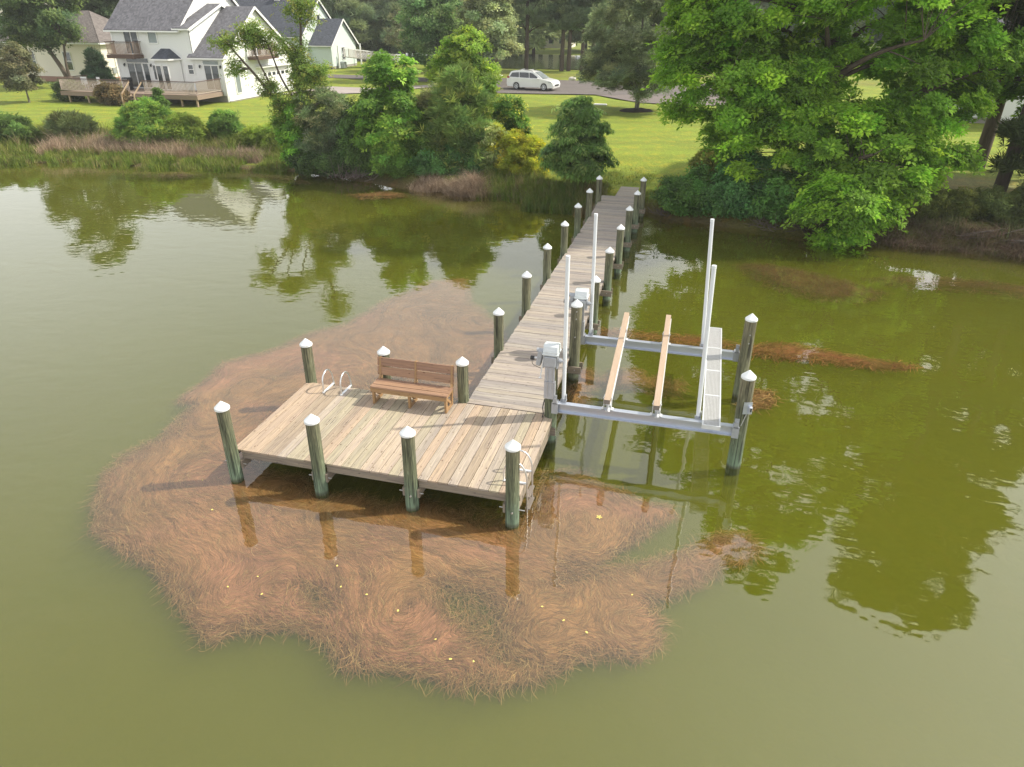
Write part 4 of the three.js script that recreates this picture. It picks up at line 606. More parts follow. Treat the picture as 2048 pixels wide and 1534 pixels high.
// trees behind the houses
[[-62.5, -69, 15, 3.6, 'tall dark tree directly behind the gap between the two left houses'], [-69, -76, 16, 4.2, 'tall dark tree behind the roof of the cream house'], [-56, -78, 15, 4, 'dark tree behind the left end of the white house roof']].forEach(([x, z, h, w, label], i) => tree({ name: 'broadleaf_tree', label, at: [x, 1.2, z], seed: 320 + i, gain: 3.6, kind: 'fine', size: 0.46, col: [0.044, 0.07, 0.03], tip: [0.07, 0.1, 0.045], bark: barkBrown, limbs: 10, clumps: 110, r: 1.1, leaves: 40, trunks: [{ pts: [[0, 0, 0], [0, h * 0.5, 0], [0, h * 0.9, 0]], r0: 0.3, r1: 0.05, bare: 0.2 }], blobs: [[0, h * 0.4, 0, w, h * 0.22, w], [0, h * 0.62, 0, w, h * 0.24, w], [0, h * 0.86, 0, w * 0.7, h * 0.16, w * 0.7]] }));
// pines by the far pond
[[-16.5, -91.4, 'tall pine by the far pond straight above the parked car'], [-11.6, -91.2, 'left one of the close pair of pines by the far pond'], [-10.7, -91.4, 'right one of the close pair of pines by the far pond'], [-9.0, -91.9, 'single thick pine right of the pair by the far pond'], [-7.7, -92.3, 'rightmost pine of the row by the far pond'], [-20.5, -90.5, 'pine of the far pond row half hidden by the pale street tree']].forEach(([x, z, label], i) => tree({ name: 'pine_tree', label, at: [x, 1.2, z], seed: 340 + i, gain: 4.4, kind: 'needle', size: 0.55, col: FARP, bark: barkPine, limbs: 16, clumps: 62, r: 1.0, leaves: 34, flat: 0.35, group: 'pines by the far pond', trunks: [{ pts: [[0, -0.1, 0], [0.1, 6, 0], [0, 14, 0], [0.1, 19, 0]], r0: 0.30, r1: 0.07, bare: 0.2 }], blobs: [[0, 6.2, 0.3, 3.2, 1.6, 2.6, 12], [0, 10, 0, 3.4, 2.4, 3, 22], [0, 15, 0, 3, 3, 3, 26]] }));
// hazy conifers right of the green house
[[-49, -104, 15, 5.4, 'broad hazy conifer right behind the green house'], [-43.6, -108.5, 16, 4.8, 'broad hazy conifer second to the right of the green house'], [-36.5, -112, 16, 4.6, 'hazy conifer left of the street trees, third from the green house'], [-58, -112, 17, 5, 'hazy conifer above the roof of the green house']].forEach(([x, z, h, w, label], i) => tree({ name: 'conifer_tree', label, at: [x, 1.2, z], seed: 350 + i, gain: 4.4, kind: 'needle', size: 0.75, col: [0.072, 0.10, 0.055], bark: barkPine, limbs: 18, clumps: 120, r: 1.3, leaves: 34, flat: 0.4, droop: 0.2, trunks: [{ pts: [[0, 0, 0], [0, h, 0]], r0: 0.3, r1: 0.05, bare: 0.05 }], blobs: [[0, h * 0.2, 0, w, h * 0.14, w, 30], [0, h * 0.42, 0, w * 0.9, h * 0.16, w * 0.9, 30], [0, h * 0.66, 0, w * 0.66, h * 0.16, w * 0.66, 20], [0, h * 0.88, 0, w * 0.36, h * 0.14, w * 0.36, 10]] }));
tree({ name: 'small_tree', label: 'thin half bare tree on the grass between the green house and the street', at: [-34.5, 1.2, -92], seed: 356, kind: 'oval', size: 0.34, col: [0.1, 0.115, 0.06], bark: barkPine, limbs: 12, clumps: 34, r: 0.8, leaves: 16, trunks: [{ pts: [[0, 0, 0], [0.3, 2, 0], [-0.2, 5, 0]], r0: 0.16, r1: 0.04, bare: 0.2 }], blobs: [[0, 4, 0, 2.4, 1.8, 2.2], [0.3, 6, 0, 1.8, 1.4, 1.8]] });
// the far tree line, fading in the haze
{
  const spots = []; const q = mulberry(77); for (let i = 0; i < 34; i++) spots.push([-120 + i * 5.6 + q() * 3, -134 - q() * 18 + (i % 3) * 8]);
  let proto = null; const words = 'hazy tree in the far tree line beyond the pond';
  const protos = [0, 1, 2].map((k) => null);
  spots.forEach(([x, z], i) => {
    const k = i % 3, turn = q() * 6.28, s = 0.85 + 0.5 * q();
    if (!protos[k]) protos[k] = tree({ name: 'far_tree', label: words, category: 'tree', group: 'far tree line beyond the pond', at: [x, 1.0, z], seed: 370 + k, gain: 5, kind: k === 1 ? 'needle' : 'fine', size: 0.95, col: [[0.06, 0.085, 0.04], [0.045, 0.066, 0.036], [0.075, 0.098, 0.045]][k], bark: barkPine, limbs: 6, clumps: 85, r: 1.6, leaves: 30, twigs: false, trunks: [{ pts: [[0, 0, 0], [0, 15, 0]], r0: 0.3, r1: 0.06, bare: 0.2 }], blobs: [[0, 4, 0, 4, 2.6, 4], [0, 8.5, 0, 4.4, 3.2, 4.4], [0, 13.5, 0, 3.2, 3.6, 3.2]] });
    else copyThing(protos[k], 'far_tree', null, [x, 1.0, z], turn);
    scene.children.at(-1).scale.setScalar(s);
  });
}
// ---- the wooded point left of the walkway
tree({ name: 'vine_covered_tree', label: 'leaning vine covered tree with thin bare limbs in front of the white gable', at: [-14.6, 0.35, -28.6], seed: 401, kind: 'oval', size: 0.15, col: [0.085, 0.135, 0.025], tip: [0.14, 0.16, 0.035], bark: barkBrown, limbs: 20, clumps: 270, r: 0.55, leaves: 20, hollow: 0.1, flat: 1.0,
  trunks: [{ pts: [[-0.2, -0.4, 0], [-0.4, 1.3, 0.1], [-0.9, 3.0, 0.1], [-1.4, 4.0, 0.3], [-2.4, 5.4, 0.6], [-3.7, 7.0, 0.9]], r0: 0.19, r1: 0.03 }, { pts: [[0.1, -0.4, 0], [0.1, 2, 0], [0.2, 4, -0.1], [0.6, 6, -0.2], [0.9, 8.8, -0.3]], r0: 0.2, r1: 0.04 }, { pts: [[-0.4, 1.5, 0], [-0.9, 3.6, 0.3], [-1.9, 6, 0.4], [-2.2, 7.6, 0.4]], r0: 0.08, r1: 0.02 }, { pts: [[0.2, 3.2, 0], [-0.6, 4.8, 0.2], [-1.2, 6.6, 0.2], [-1.6, 7.2, 0.3]], r0: 0.07, r1: 0.02 }, { pts: [[0.2, 3, -0.1], [1.1, 4.4, -0.2], [1.6, 5.2, -0.3]], r0: 0.07, r1: 0.02 }],
  blobs: [[-3.3, 6.5, 0.8, 0.9, 0.6, 0.7, 9], [-2.0, 6.9, 0.5, 1.0, 0.7, 0.7, 12], [-2.9, 5.2, 0.7, 0.7, 0.6, 0.6, 5], [-1.4, 4.2, 0.3, 0.7, 0.6, 0.6, 9], [-0.9, 3.1, 0.3, 0.6, 0.9, 0.6, 16], [0.5, 5.4, -0.1, 0.55, 1.8, 0.5, 26], [0.9, 8.3, -0.3, 0.9, 0.9, 0.8, 12], [0.3, 3.6, 0, 0.8, 0.8, 0.6, 14], [1.4, 5.0, -0.3, 0.7, 0.7, 0.6, 8], [-0.6, 6.4, 0.2, 0.8, 0.7, 0.6, 5]] });
shrub({ name: 'vine_thicket', label: 'bright green vine hanging over the foot of the leaning tree', at: [-14.9, 0.3, -28.2], seed: 402, kind: 'oval', size: 0.18, col: [0.07, 0.15, 0.016], tip: [0.11, 0.2, 0.025], clumps: 80, r: 0.42, leaves: 46, blobs: [[0, 2.3, 0, 0.9, 1.4, 0.7], [0.3, 1.2, 0.2, 0.9, 1.1, 0.7]] });
shrub({ label: 'silvery grey olive shrub at the foot of the vine covered tree', at: [-12.9, 0.25, -28.5], seed: 403, kind: 'willow', size: 0.2, col: [0.085, 0.122, 0.055], tip: [0.15, 0.175, 0.10], bark: barkGrey, clumps: 120, r: 0.45, leaves: 46, limbs: 12, blobs: [[0, 2.9, 0, 1.5, 1.5, 1.2], [-0.3, 1.3, 0.3, 1.6, 1.1, 1.1], [0.6, 1.4, 0.2, 1.2, 1.1, 1.0]] });
shrub({ label: 'dark green shrub in the gap between the silvery shrub and the maple', at: [-10.9, 0.3, -28.9], seed: 404, kind: 'oval', size: 0.2, col: [0.03, 0.06, 0.014], clumps: 90, r: 0.5, leaves: 44, blobs: [[0, 2.4, 0, 1.2, 1.3, 1.1], [0.1, 1.1, 0.3, 1.5, 1.0, 1.2]] });
tree({ name: 'maple_tree', label: 'bright green young maple in the middle of the wooded point', at: [-8.4, 0.4, -27.9], seed: 405, kind: 'star', size: 0.22, col: [0.068, 0.138, 0.018], tip: [0.115, 0.19, 0.028], bark: barkGrey, limbs: 12, clumps: 150, r: 0.55, leaves: 50, droop: 0.15, trunks: [{ pts: [[0, -0.3, 0], [0.1, 2, 0], [0, 5.2, 0]], r0: 0.12, r1: 0.03, bare: 0.1 }], blobs: [[0.2, 4.8, 0, 1.2, 1.3, 1.2], [-0.2, 3.4, 0, 1.8, 1.4, 1.6], [0.4, 2.2, 0.3, 2.2, 1.2, 1.7], [1.3, 1.6, 0.5, 1.4, 0.9, 1.2], [-1.2, 2.0, 0.3, 1.2, 1.0, 1.1]] });
shrub({ label: 'upright light green shrub at the water in front of the maple', at: [-8.0, 0.2, -26.9], seed: 406, kind: 'fine', size: 0.2, col: [0.08, 0.15, 0.026], tip: [0.12, 0.2, 0.04], clumps: 80, r: 0.4, leaves: 46, blobs: [[0, 1.0, 0, 1.0, 0.9, 0.9], [0, 2.0, 0, 0.7, 0.8, 0.7]] });
tree({ name: 'pine_tree', label: 'soft green young pine in the wooded point, above the dry grass clump', at: [-4.5, 0.45, -28.3], seed: 407, kind: 'needle', size: 0.30, col: [0.078, 0.128, 0.036], tip: [0.125, 0.165, 0.045], bark: barkPine, limbs: 14, clumps: 130, r: 0.48, leaves: 42, trunks: [{ pts: [[0, -0.3, 0], [0, 2.6, 0], [0, 5.4, 0]], r0: 0.11, r1: 0.03, bare: 0.1 }], blobs: [[0, 4.6, 0, 0.8, 0.9, 0.8], [0, 3.4, 0, 1.4, 1.1, 1.3], [0, 2.0, 0.1, 1.8, 1.2, 1.6], [0, 1.0, 0.4, 1.5, 0.8, 1.3]] });
tree({ name: 'broadleaf_tree', label: 'light green tree crown rising behind the young pine', at: [-6.3, 0.9, -34.5], seed: 408, kind: 'oval', size: 0.24, col: [0.09, 0.15, 0.022], tip: [0.14, 0.19, 0.03], bark: barkGrey, limbs: 9, clumps: 100, r: 0.55, leaves: 44, trunks: [{ pts: [[0, -0.2, 0], [0, 3, 0], [0.2, 6, 0]], r0: 0.12, r1: 0.03, bare: 0.1 }], blobs: [[0.2, 5.6, 0, 1.3, 1.1, 1.2], [-0.6, 4.3, 0, 1.7, 1.3, 1.5], [0.6, 3.6, 0, 1.9, 1.5, 1.6], [1.2, 2.6, 0.2, 1.3, 1.3, 1.3]] });
shrub({ label: 'greyish twiggy shrub between the maple and the young pine', at: [-6.6, 0.4, -29.0], seed: 409, kind: 'willow', size: 0.18, col: [0.10, 0.125, 0.06], tip: [0.16, 0.17, 0.10], bark: barkPale, clumps: 70, r: 0.45, leaves: 28, limbs: 16, blobs: [[0, 3.2, 0, 1.2, 1.4, 1], [0, 1.8, 0.2, 1.4, 1.2, 1.1]] });
shrub({ label: 'low deep green shrub at the water below the young pine', at: [-6.0, 0.2, -27.2], seed: 410, kind: 'oval', size: 0.19, col: [0.055, 0.12, 0.035], clumps: 70, r: 0.42, leaves: 44, blobs: [[0, 0.9, 0, 1.3, 0.8, 1.0], [1.6, 1.0, -0.3, 1.3, 0.9, 1.0]] });
shrub({ label: 'round shrub with yellow green top at the edge of the upper lawn', at: [-2.7, 0.9, -31.8], seed: 411, kind: 'oval', size: 0.2, col: [0.05, 0.105, 0.016], tip: [0.16, 0.19, 0.03], clumps: 90, r: 0.42, leaves: 46, blobs: [[0, 1.4, 0, 1.05, 1.2, 1.0], [0.1, 2.4, 0, 0.9, 0.8, 0.9]] });
shrub({ label: 'yellow green shrub right of the young pine', at: [-1.1, 0.45, -28.0], seed: 412, kind: 'fine', size: 0.2, col: [0.135, 0.165, 0.018], tip: [0.215, 0.22, 0.022], clumps: 100, r: 0.38, leaves: 46, blobs: [[-0.2, 1.6, 0, 1.4, 0.8, 1.0], [0.2, 0.8, 0.4, 1.5, 0.7, 1.0], [-1.4, 1.6, 0, 0.8, 1.0, 0.8]] });
shrub({ label: 'pale leafy sapling between the pine and the yellow shrub', at: [-2.6, 0.4, -27.8], seed: 413, kind: 'droop', size: 0.2, col: [0.11, 0.15, 0.045], tip: [0.18, 0.2, 0.08], clumps: 50, r: 0.36, leaves: 34, blobs: [[0, 1.6, 0, 0.8, 1.3, 0.8]] });
tree({ name: 'small_tree', label: 'cone shaped glossy green tree beside the shore end of the walkway', at: [2.4, 0.6, -25.6], seed: 414, kind: 'droop', size: 0.21, col: [0.06, 0.115, 0.026], tip: [0.12, 0.175, 0.05], bark: barkBrown, limbs: 9, clumps: 130, r: 0.42, leaves: 48, droop: 0.2, trunks: [{ pts: [[0.2, -0.2, 0], [0.1, 2, 0], [0.1, 4, 0]], r0: 0.09, r1: 0.03, bare: 0.15 }], blobs: [[0.1, 3.6, 0, 0.8, 0.8, 0.8], [0.1, 2.6, 0, 1.35, 1.0, 1.25], [0.1, 1.6, 0, 1.75, 0.9, 1.5]] });
shrub({ label: 'low dark shrub overhanging the water under the silvery shrub', at: [-12.6, 0.1, -27.5], seed: 415, kind: 'oval', size: 0.18, col: [0.04, 0.075, 0.02], clumps: 90, r: 0.42, leaves: 40, blobs: [[-0.8, 0.6, 0, 1.5, 0.6, 0.7], [1.0, 0.7, 0.1, 1.4, 0.7, 0.7]] });
shrub({ label: 'dark leafy shrub at the water left of the upright light green shrub', at: [-10.0, 0.2, -27.2], seed: 416, kind: 'oval', size: 0.19, col: [0.045, 0.088, 0.02], clumps: 90, r: 0.45, leaves: 42, blobs: [[0, 1.2, -0.2, 1.3, 1.0, 0.8], [-0.3, 2.3, -0.6, 1.0, 0.9, 0.8]] });
shrub({ label: 'mid green shrub filling the space between the maple and the young pine', at: [-6.5, 0.3, -28.0], seed: 417, kind: 'oval', size: 0.19, col: [0.06, 0.118, 0.022], clumps: 110, r: 0.45, leaves: 42, blobs: [[0, 1.6, 0, 1.2, 1.3, 0.8], [0.4, 0.8, 0.4, 1.3, 0.7, 0.7]] });
shrub({ label: 'bright green shrub between the young pine and the yellow green shrub', at: [-2.9, 0.4, -28.2], seed: 418, kind: 'oval', size: 0.18, col: [0.075, 0.135, 0.03], clumps: 90, r: 0.42, leaves: 40, blobs: [[0, 1.0, 0, 1.1, 0.9, 0.8], [-0.4, 2.0, -0.3, 0.8, 0.9, 0.7]] });
// ---- right of the walkway
shrub({ label: 'low dark green shrub at the water just right of the walkway end', at: [8.0, 0.15, -23.6], seed: 420, kind: 'oval', size: 0.19, col: [0.052, 0.112, 0.024], clumps: 80, r: 0.4, leaves: 46, blobs: [[0, 0.9, 0, 1.3, 0.8, 0.9], [0.9, 1.3, -0.6, 1.1, 0.8, 0.9]] });
shrub({ label: 'blue green shrub under the left side of the big leaning tree', at: [10.2, 0.3, -23.2], seed: 421, kind: 'oval', size: 0.2, col: [0.05, 0.118, 0.034], clumps: 110, r: 0.45, leaves: 46, blobs: [[0, 1.1, 0, 1.5, 1.0, 1.0], [0.4, 2.0, -0.5, 1.2, 0.8, 0.9]] });
shrub({ label: 'leafy shrub beneath the trunk of the big leaning tree', at: [12.1, 0.3, -23.0], seed: 422, kind: 'star', size: 0.2, col: [0.055, 0.125, 0.026], clumps: 90, r: 0.45, leaves: 42, blobs: [[0, 1.2, 0, 1.3, 1.0, 0.9]] });
shrub({ label: 'olive yellow shrub on the lawn edge under the big tree crown', at: [9.2, 0.9, -28.6], seed: 423, kind: 'fine', size: 0.18, col: [0.10, 0.125, 0.03], tip: [0.14, 0.15, 0.04], clumps: 60, r: 0.36, leaves: 40, blobs: [[0, 0.7, 0, 1.1, 0.7, 0.9]] });
shrub({ label: 'grassy olive shrub on the right bank below the sandy patch', at: [17.6, 0.5, -24.4], seed: 424, kind: 'fine', size: 0.2, col: [0.075, 0.095, 0.024], clumps: 80, r: 0.42, leaves: 42, blobs: [[0, 0.5, 0.2, 1.4, 0.55, 0.8], [1.5, 0.6, 0.3, 1.1, 0.6, 0.8]] });
shrub({ label: 'darker olive shrub at the right edge of the bank', at: [20.6, 0.5, -24.2], seed: 425, kind: 'fine', size: 0.2, col: [0.06, 0.082, 0.024], clumps: 110, r: 0.45, leaves: 42, blobs: [[0.4, 0.7, 0.2, 1.3, 0.7, 0.9], [2.2, 1.0, 0, 1.4, 1.0, 1.0]] });
// ---- left bank
shrub({ label: 'largest green shrub on the left bank below the white house', at: [-27.4, 0.4, -31.2], seed: 430, kind: 'fine', size: 0.26, col: [0.075, 0.135, 0.026], tip: [0.13, 0.185, 0.035], clumps: 120, r: 0.5, leaves: 48, blobs: [[0, 1.6, 0, 1.6, 1.1, 1.2], [0.6, 0.9, 0.5, 1.7, 0.9, 1.0], [-1.2, 1.0, 0.2, 1.0, 0.9, 0.9], [1.0, 1.9, 0, 0.8, 0.7, 0.7]] });
shrub({ label: 'lighter green shrub right of the largest left bank shrub', at: [-25.0, 0.3, -31.6], seed: 431, kind: 'fine', size: 0.24, col: [0.095, 0.145, 0.024], clumps: 80, r: 0.45, leaves: 44, blobs: [[0, 1.1, 0, 1.3, 0.9, 1.0]] });
shrub({ label: 'round green shrub standing alone on the left lawn edge', at: [-22.7, 0.5, -33.0], seed: 432, kind: 'fine', size: 0.22, col: [0.072, 0.13, 0.028], clumps: 70, r: 0.4, leaves: 44, blobs: [[0, 1.0, 0, 0.9, 0.95, 0.85]] });
shrub({ label: 'low yellow green shrub left of the leaning vine covered tree', at: [-20.2, 0.4, -32.6], seed: 433, kind: 'fine', size: 0.22, col: [0.105, 0.15, 0.025], clumps: 70, r: 0.4, leaves: 40, blobs: [[0, 0.6, 0, 1.2, 0.6, 0.9], [1.4, 0.7, 0.3, 1.0, 0.7, 0.9]] });
shrub({ label: 'dark shrub at the left edge of the marsh', at: [-36.6, 0.5, -29.2], seed: 434, kind: 'fine', size: 0.24, col: [0.06, 0.105, 0.026], clumps: 90, r: 0.45, leaves: 44, blobs: [[0, 0.8, 0, 1.5, 0.8, 1.1], [-1.6, 0.9, 0.2, 1.2, 0.8, 1]] });
shrub({ label: 'feathery dark shrub behind the dry reeds of the left marsh', at: [-33.0, 0.5, -30.6], seed: 435, kind: 'needle', size: 0.34, col: [0.07, 0.095, 0.036], clumps: 70, r: 0.45, leaves: 36, blobs: [[0, 0.8, 0, 1.3, 0.8, 0.9]] });
shrub({ name: 'sapling', label: 'small leafy sapling on the lawn in front of the deck stairs', category: 'sapling', at: [-35.2, 1.2, -42.2], seed: 436, kind: 'oval', size: 0.2, col: [0.06, 0.12, 0.02], clumps: 34, r: 0.28, leaves: 34, blobs: [[0, 0.5, 0, 0.6, 0.5, 0.5], [0, 1.2, 0, 0.32, 0.5, 0.32]] });
shrub({ label: 'reddish shrub against the middle of the house deck', at: [-41.4, 1.2, -44.0], seed: 437, kind: 'oval', size: 0.22, col: [0.085, 0.075, 0.035], tip: [0.11, 0.09, 0.045], clumps: 80, r: 0.42, leaves: 36, blobs: [[0, 0.8, 0, 1.5, 0.8, 0.8], [1.0, 0.6, 0.2, 0.9, 0.6, 0.7]] });
shrub({ label: 'green shrub at the left corner of the house deck', at: [-47.2, 1.2, -45.4], seed: 438, kind: 'oval', size: 0.24, col: [0.055, 0.085, 0.03], clumps: 70, r: 0.45, leaves: 36, blobs: [[0, 0.8, 0, 1.3, 0.8, 0.9]] });

// ---------------------------------------------------------------- grasses
function bladeGeo(n, h, spread, w, bend, seedN) {
  const P = [], N = [], I = [], q = mulberry(seedN);
  for (let k = 0; k < n; k++) {
    const a = q() * 6.283, r = spread * Math.sqrt(q()), bx = Math.cos(a) * r, bz = Math.sin(a) * r, b2 = q() * 6.283, hh = h * (0.55 + 0.55 * q()), bd = bend * (0.3 + q()), dx = Math.cos(b2), dz = Math.sin(b2), f = q() * 6.283, wx = Math.cos(f) * w, wz = Math.sin(f) * w, o = P.length / 3;
    for (let s = 0; s <= 3; s++) { const t = s / 3, x = bx + dx * bd * t * t * hh, z = bz + dz * bd * t * t * hh, y = hh * (t - 0.35 * bd * t * t), ww = 1 - t * 0.92; P.push(x - wx * ww, y, z - wz * ww, x + wx * ww, y, z + wz * ww); N.push(-wz / w * 0.7, 0.7, wx / w * 0.7, -wz / w * 0.7, 0.7, wx / w * 0.7); if (s < 3) I.push(o + 2 * s, o + 2 * s + 1, o + 2 * s + 2, o + 2 * s + 1, o + 2 * s + 3, o + 2 * s + 2); }
  }
  const g = new THREE.BufferGeometry(); g.setAttribute('position', new THREE.Float32BufferAttribute(P, 3)); g.setAttribute('normal', new THREE.Float32BufferAttribute(N, 3)); g.setIndex(I); return g;
}
const grassMat = phys([1, 1, 1], 0.85, { side: THREE.DoubleSide, transmission: 0.3, thickness: 0, specularIntensity: 0.3 });
function grass(name, label, o) {
  const q = mulberry(o.seed), g = bladeGeo(o.blades ?? 12, o.h, o.spread ?? 0.16, o.w ?? 0.012, o.bend ?? 0.5, o.seed), M = [], C = [], m4 = new THREE.Matrix4(), Q = new THREE.Quaternion(), E = new THREE.Euler();
  let n = 0, tr = 0; while (n < o.count && tr++ < o.count * 20) { const [x, z] = o.spot(q); if (x === null) continue; const y = groundY(x, z) + (o.lift ?? 0); E.set((q() - 0.5) * 0.35 + (o.lean?.[1] ?? 0), q() * 6.283, (q() - 0.5) * 0.35 + (o.lean?.[0] ?? 0)); const s = (0.55 + 0.7 * q()) * (0.7 + 0.7 * fbm(x * 0.8 + 3, z * 0.8, 2)); m4.compose(V(x, Math.max(y, -0.15) - 0.03, z), Q.setFromEuler(E), V(s, s * (0.8 + 0.4 * q()), s)); M.push(m4.clone()); const k = 1.0 + 0.9 * q(), c = o.cols[Math.floor(q() * o.cols.length)]; C.push(new THREE.Color().setRGB(c[0] * k, c[1] * k, c[2] * k)); n++; }
  const im = new THREE.InstancedMesh(g, grassMat, M.length); M.forEach((m, i) => { im.setMatrixAt(i, m); im.setColorAt(i, C[i]); }); im.name = numbered(name); im.castShadow = im.receiveShadow = true; scene.add(im); return tag(im, label, o.category ?? 'grass', null, 'stuff');
}
const strip = (xa, xb, da, db, patch = 0, ph = 0) => (q) => { const x = lerp(xa, xb, q()), d = lerp(da, db, q()); const z = shoreZ(x) - d; if (patch && fbm(x * 0.55 + ph, z * 0.55, 3) < patch) return [null]; return [x, z]; };
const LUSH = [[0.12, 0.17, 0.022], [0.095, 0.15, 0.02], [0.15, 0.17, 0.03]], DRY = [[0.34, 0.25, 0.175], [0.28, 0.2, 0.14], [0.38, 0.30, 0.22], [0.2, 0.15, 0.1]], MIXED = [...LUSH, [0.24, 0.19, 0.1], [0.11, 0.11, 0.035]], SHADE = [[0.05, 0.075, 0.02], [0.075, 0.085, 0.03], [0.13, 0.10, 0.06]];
grass('marsh_grass', 'lush green marsh grass along the left shore', { seed: 501, count: 5600, h: 0.5, spot: strip(-44, -15.5, -0.45, 3.4, 0.33), cols: [...LUSH, ...LUSH, [0.2, 0.17, 0.07]], blades: 12, spread: 0.2, w: 0.013 });
grass('tall_grass', 'rough mixed grass between the left marsh and the mown lawn', { seed: 502, count: 3600, h: 0.8, spot: strip(-44, -17, 2.8, 7.2, 0.40), cols: MIXED, spread: 0.22, w: 0.013 });
grass('dry_reeds', 'band of dry pinkish tan reeds in the left marsh', { seed: 503, count: 1100, h: 0.95, spot: (q) => { const x = lerp(-33, -23.6, q()), z = shoreZ(x) - lerp(1.8, 4.0, q()); return [x, z]; }, cols: DRY, blades: 13, spread: 0.2, w: 0.011, bend: 0.5, category: 'reeds', lean: [-0.25, 0] });
grass('dry_reeds', 'short dry tan reeds below the shrubs of the left bank', { seed: 504, count: 600, h: 0.7, spot: (q) => [lerp(-24, -18, q()), lerp(-30.5, -29.0, q())], cols: DRY.map((c) => c.map((x) => x * 0.8)), blades: 12, spread: 0.2, w: 0.011, category: 'reeds' });
grass('bank_grass', 'green bank grass around the foot of the wooded point', { seed: 505, count: 1500, h: 0.5, spot: strip(-2.6, 4.0, -0.3, 2.2), cols: [...LUSH, [0.2, 0.17, 0.08]], spread: 0.16, w: 0.009 });
grass('dry_grass', 'tan fountain of dry grass at the water below the young pine', { seed: 506, count: 230, h: 0.85, spot: (q) => { const a = q() * 6.283, r = Math.sqrt(q()); return [-3.3 + Math.cos(a) * r * 1.15, -25.3 + Math.sin(a) * r * 0.55]; }, cols: DRY, blades: 26, spread: 0.2, w: 0.008, bend: 1.25, lift: 0.05 });
grass('dry_grass', 'smaller tan tuft of dry grass left of the fountain of dry grass', { seed: 507, count: 130, h: 0.6, spot: (q) => { const a = q() * 6.283, r = Math.sqrt(q()); return [-5.6 + Math.cos(a) * r * 0.9, -25.7 + Math.sin(a) * r * 0.5]; }, cols: DRY, blades: 22, spread: 0.18, w: 0.008, bend: 1.1, lift: 0.05 });
grass('dry_grass', 'reddish dry weeds between the cone shaped tree and the walkway', { seed: 508, count: 240, h: 0.6, spot: (q) => [lerp(2.9, 3.85, q()), lerp(-25.2, -22.9, q())], cols: [[0.24, 0.15, 0.09], [0.14, 0.13, 0.04], [0.3, 0.2, 0.12]], blades: 12, spread: 0.14, w: 0.008 });
grass('bank_grass', 'tall green grass at the water left of the walkway end', { seed: 509, count: 620, h: 0.72, spot: (q) => [lerp(0.2, 3.4, q()), lerp(-24.9, -23.3, q())], cols: [[0.08, 0.14, 0.02], [0.11, 0.15, 0.03], [0.15, 0.16, 0.04]], blades: 14, spread: 0.16, w: 0.008 });
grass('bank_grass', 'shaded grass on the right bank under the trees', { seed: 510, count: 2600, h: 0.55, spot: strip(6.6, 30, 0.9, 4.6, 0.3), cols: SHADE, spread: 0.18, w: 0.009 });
grass('dry_reeds', 'matted brown dead grass along the foot of the right bank', { seed: 511, count: 2000, h: 0.5, spot: strip(13.5, 30, -0.1, 1.3), cols: [[0.14, 0.09, 0.07], [0.19, 0.13, 0.09], [0.09, 0.07, 0.04], [0.1, 0.1, 0.035]], blades: 14, spread: 0.2, w: 0.008, bend: 1.3, category: 'dead grass' });
grass('lawn_fringe', 'ragged lawn edge beside the walkway and around the shrubs', { seed: 512, count: 2200, h: 0.16, spot: (q) => { const x = lerp(-2, 12, q()), z = shoreZ(x) - lerp(0.7, 6, q() * q()); return x > 4.2 && x < 5.7 && z > -26.7 ? [null] : [x, z]; }, cols: [[0.13, 0.17, 0.02], [0.15, 0.175, 0.025]], blades: 14, spread: 0.22, w: 0.008 });
// dead brush and fallen branches
function brush(label, at, o) {
  const q = mulberry(o.seed), gs = () => q() + q() - 1, L = [];
  for (let i = 0; i < o.n; i++) { const a = V(gs() * o.sx, 0.05 + 0.25 * q(), gs() * o.sz), d = V(gs() + (o.dir?.[0] ?? 0), 0.1 + 0.7 * q() * (o.up ?? 1), gs() + (o.dir?.[1] ?? 0)).normalize().multiplyScalar(o.len * (0.4 + 0.8 * q())), m = a.clone().addScaledVector(d, 0.5).add(V(gs() * 0.15, gs() * 0.15, gs() * 0.15)), pts = bez(a, m, a.clone().add(d), 4); L.push(limb(pts, o.r * (0.5 + q()), 0.004, 4)); for (let k = 0; k < 2; k++) { const s = pts[2 + k], e = s.clone().add(V(gs(), gs() * 0.7 + 0.2, gs()).multiplyScalar(o.len * 0.3)); L.push(limb(bez(s, s.clone().lerp(e, 0.5).add(V(0, 0.05, 0)), e, 3), o.r * 0.4, 0.003, 3)); } }
  const t = thing('dead_brush', label, 'dead brush', at); part('branches', joinLimbs(L), o.m ?? barkPale, t);
}
brush('tangle of bare grey twigs at the water below the dark shrub gap', [-10.6, 0.0, -26.8], { seed: 601, n: 60, sx: 1.6, sz: 0.5, len: 1.1, r: 0.013, m: bark([0.22, 0.175, 0.16]), dir: [0.5, 0.5] });
brush('pale dead branches inside the wooded point beside the maple', [-6.3, 1.4, -27.6], { seed: 602, n: 22, sx: 0.5, sz: 0.3, len: 1.2, r: 0.014, m: barkPale, dir: [0.5, 0.6] });
brush('dark dead branches lying under the right bank', [20.0, 0.15, -21.9], { seed: 603, n: 26, sx: 2.4, sz: 0.4, len: 1.7, r: 0.025, m: bark([0.15, 0.125, 0.11]), dir: [1, 0.2], up: 0.4 });
brush('dark roots and branches at the foot of the big leaning tree', [12.2, 0.05, -22.3], { seed: 604, n: 36, sx: 1.6, sz: 0.4, len: 1.2, r: 0.02, m: bark([0.13, 0.10, 0.09]), dir: [-0.4, 0.7], up: 0.5 });
brush('dark dead stems at the water edge right of the walkway end', [7.0, 0.05, -23.3], { seed: 605, n: 40, sx: 0.5, sz: 0.3, len: 0.5, r: 0.012, m: bark([0.1, 0.08, 0.075]) });
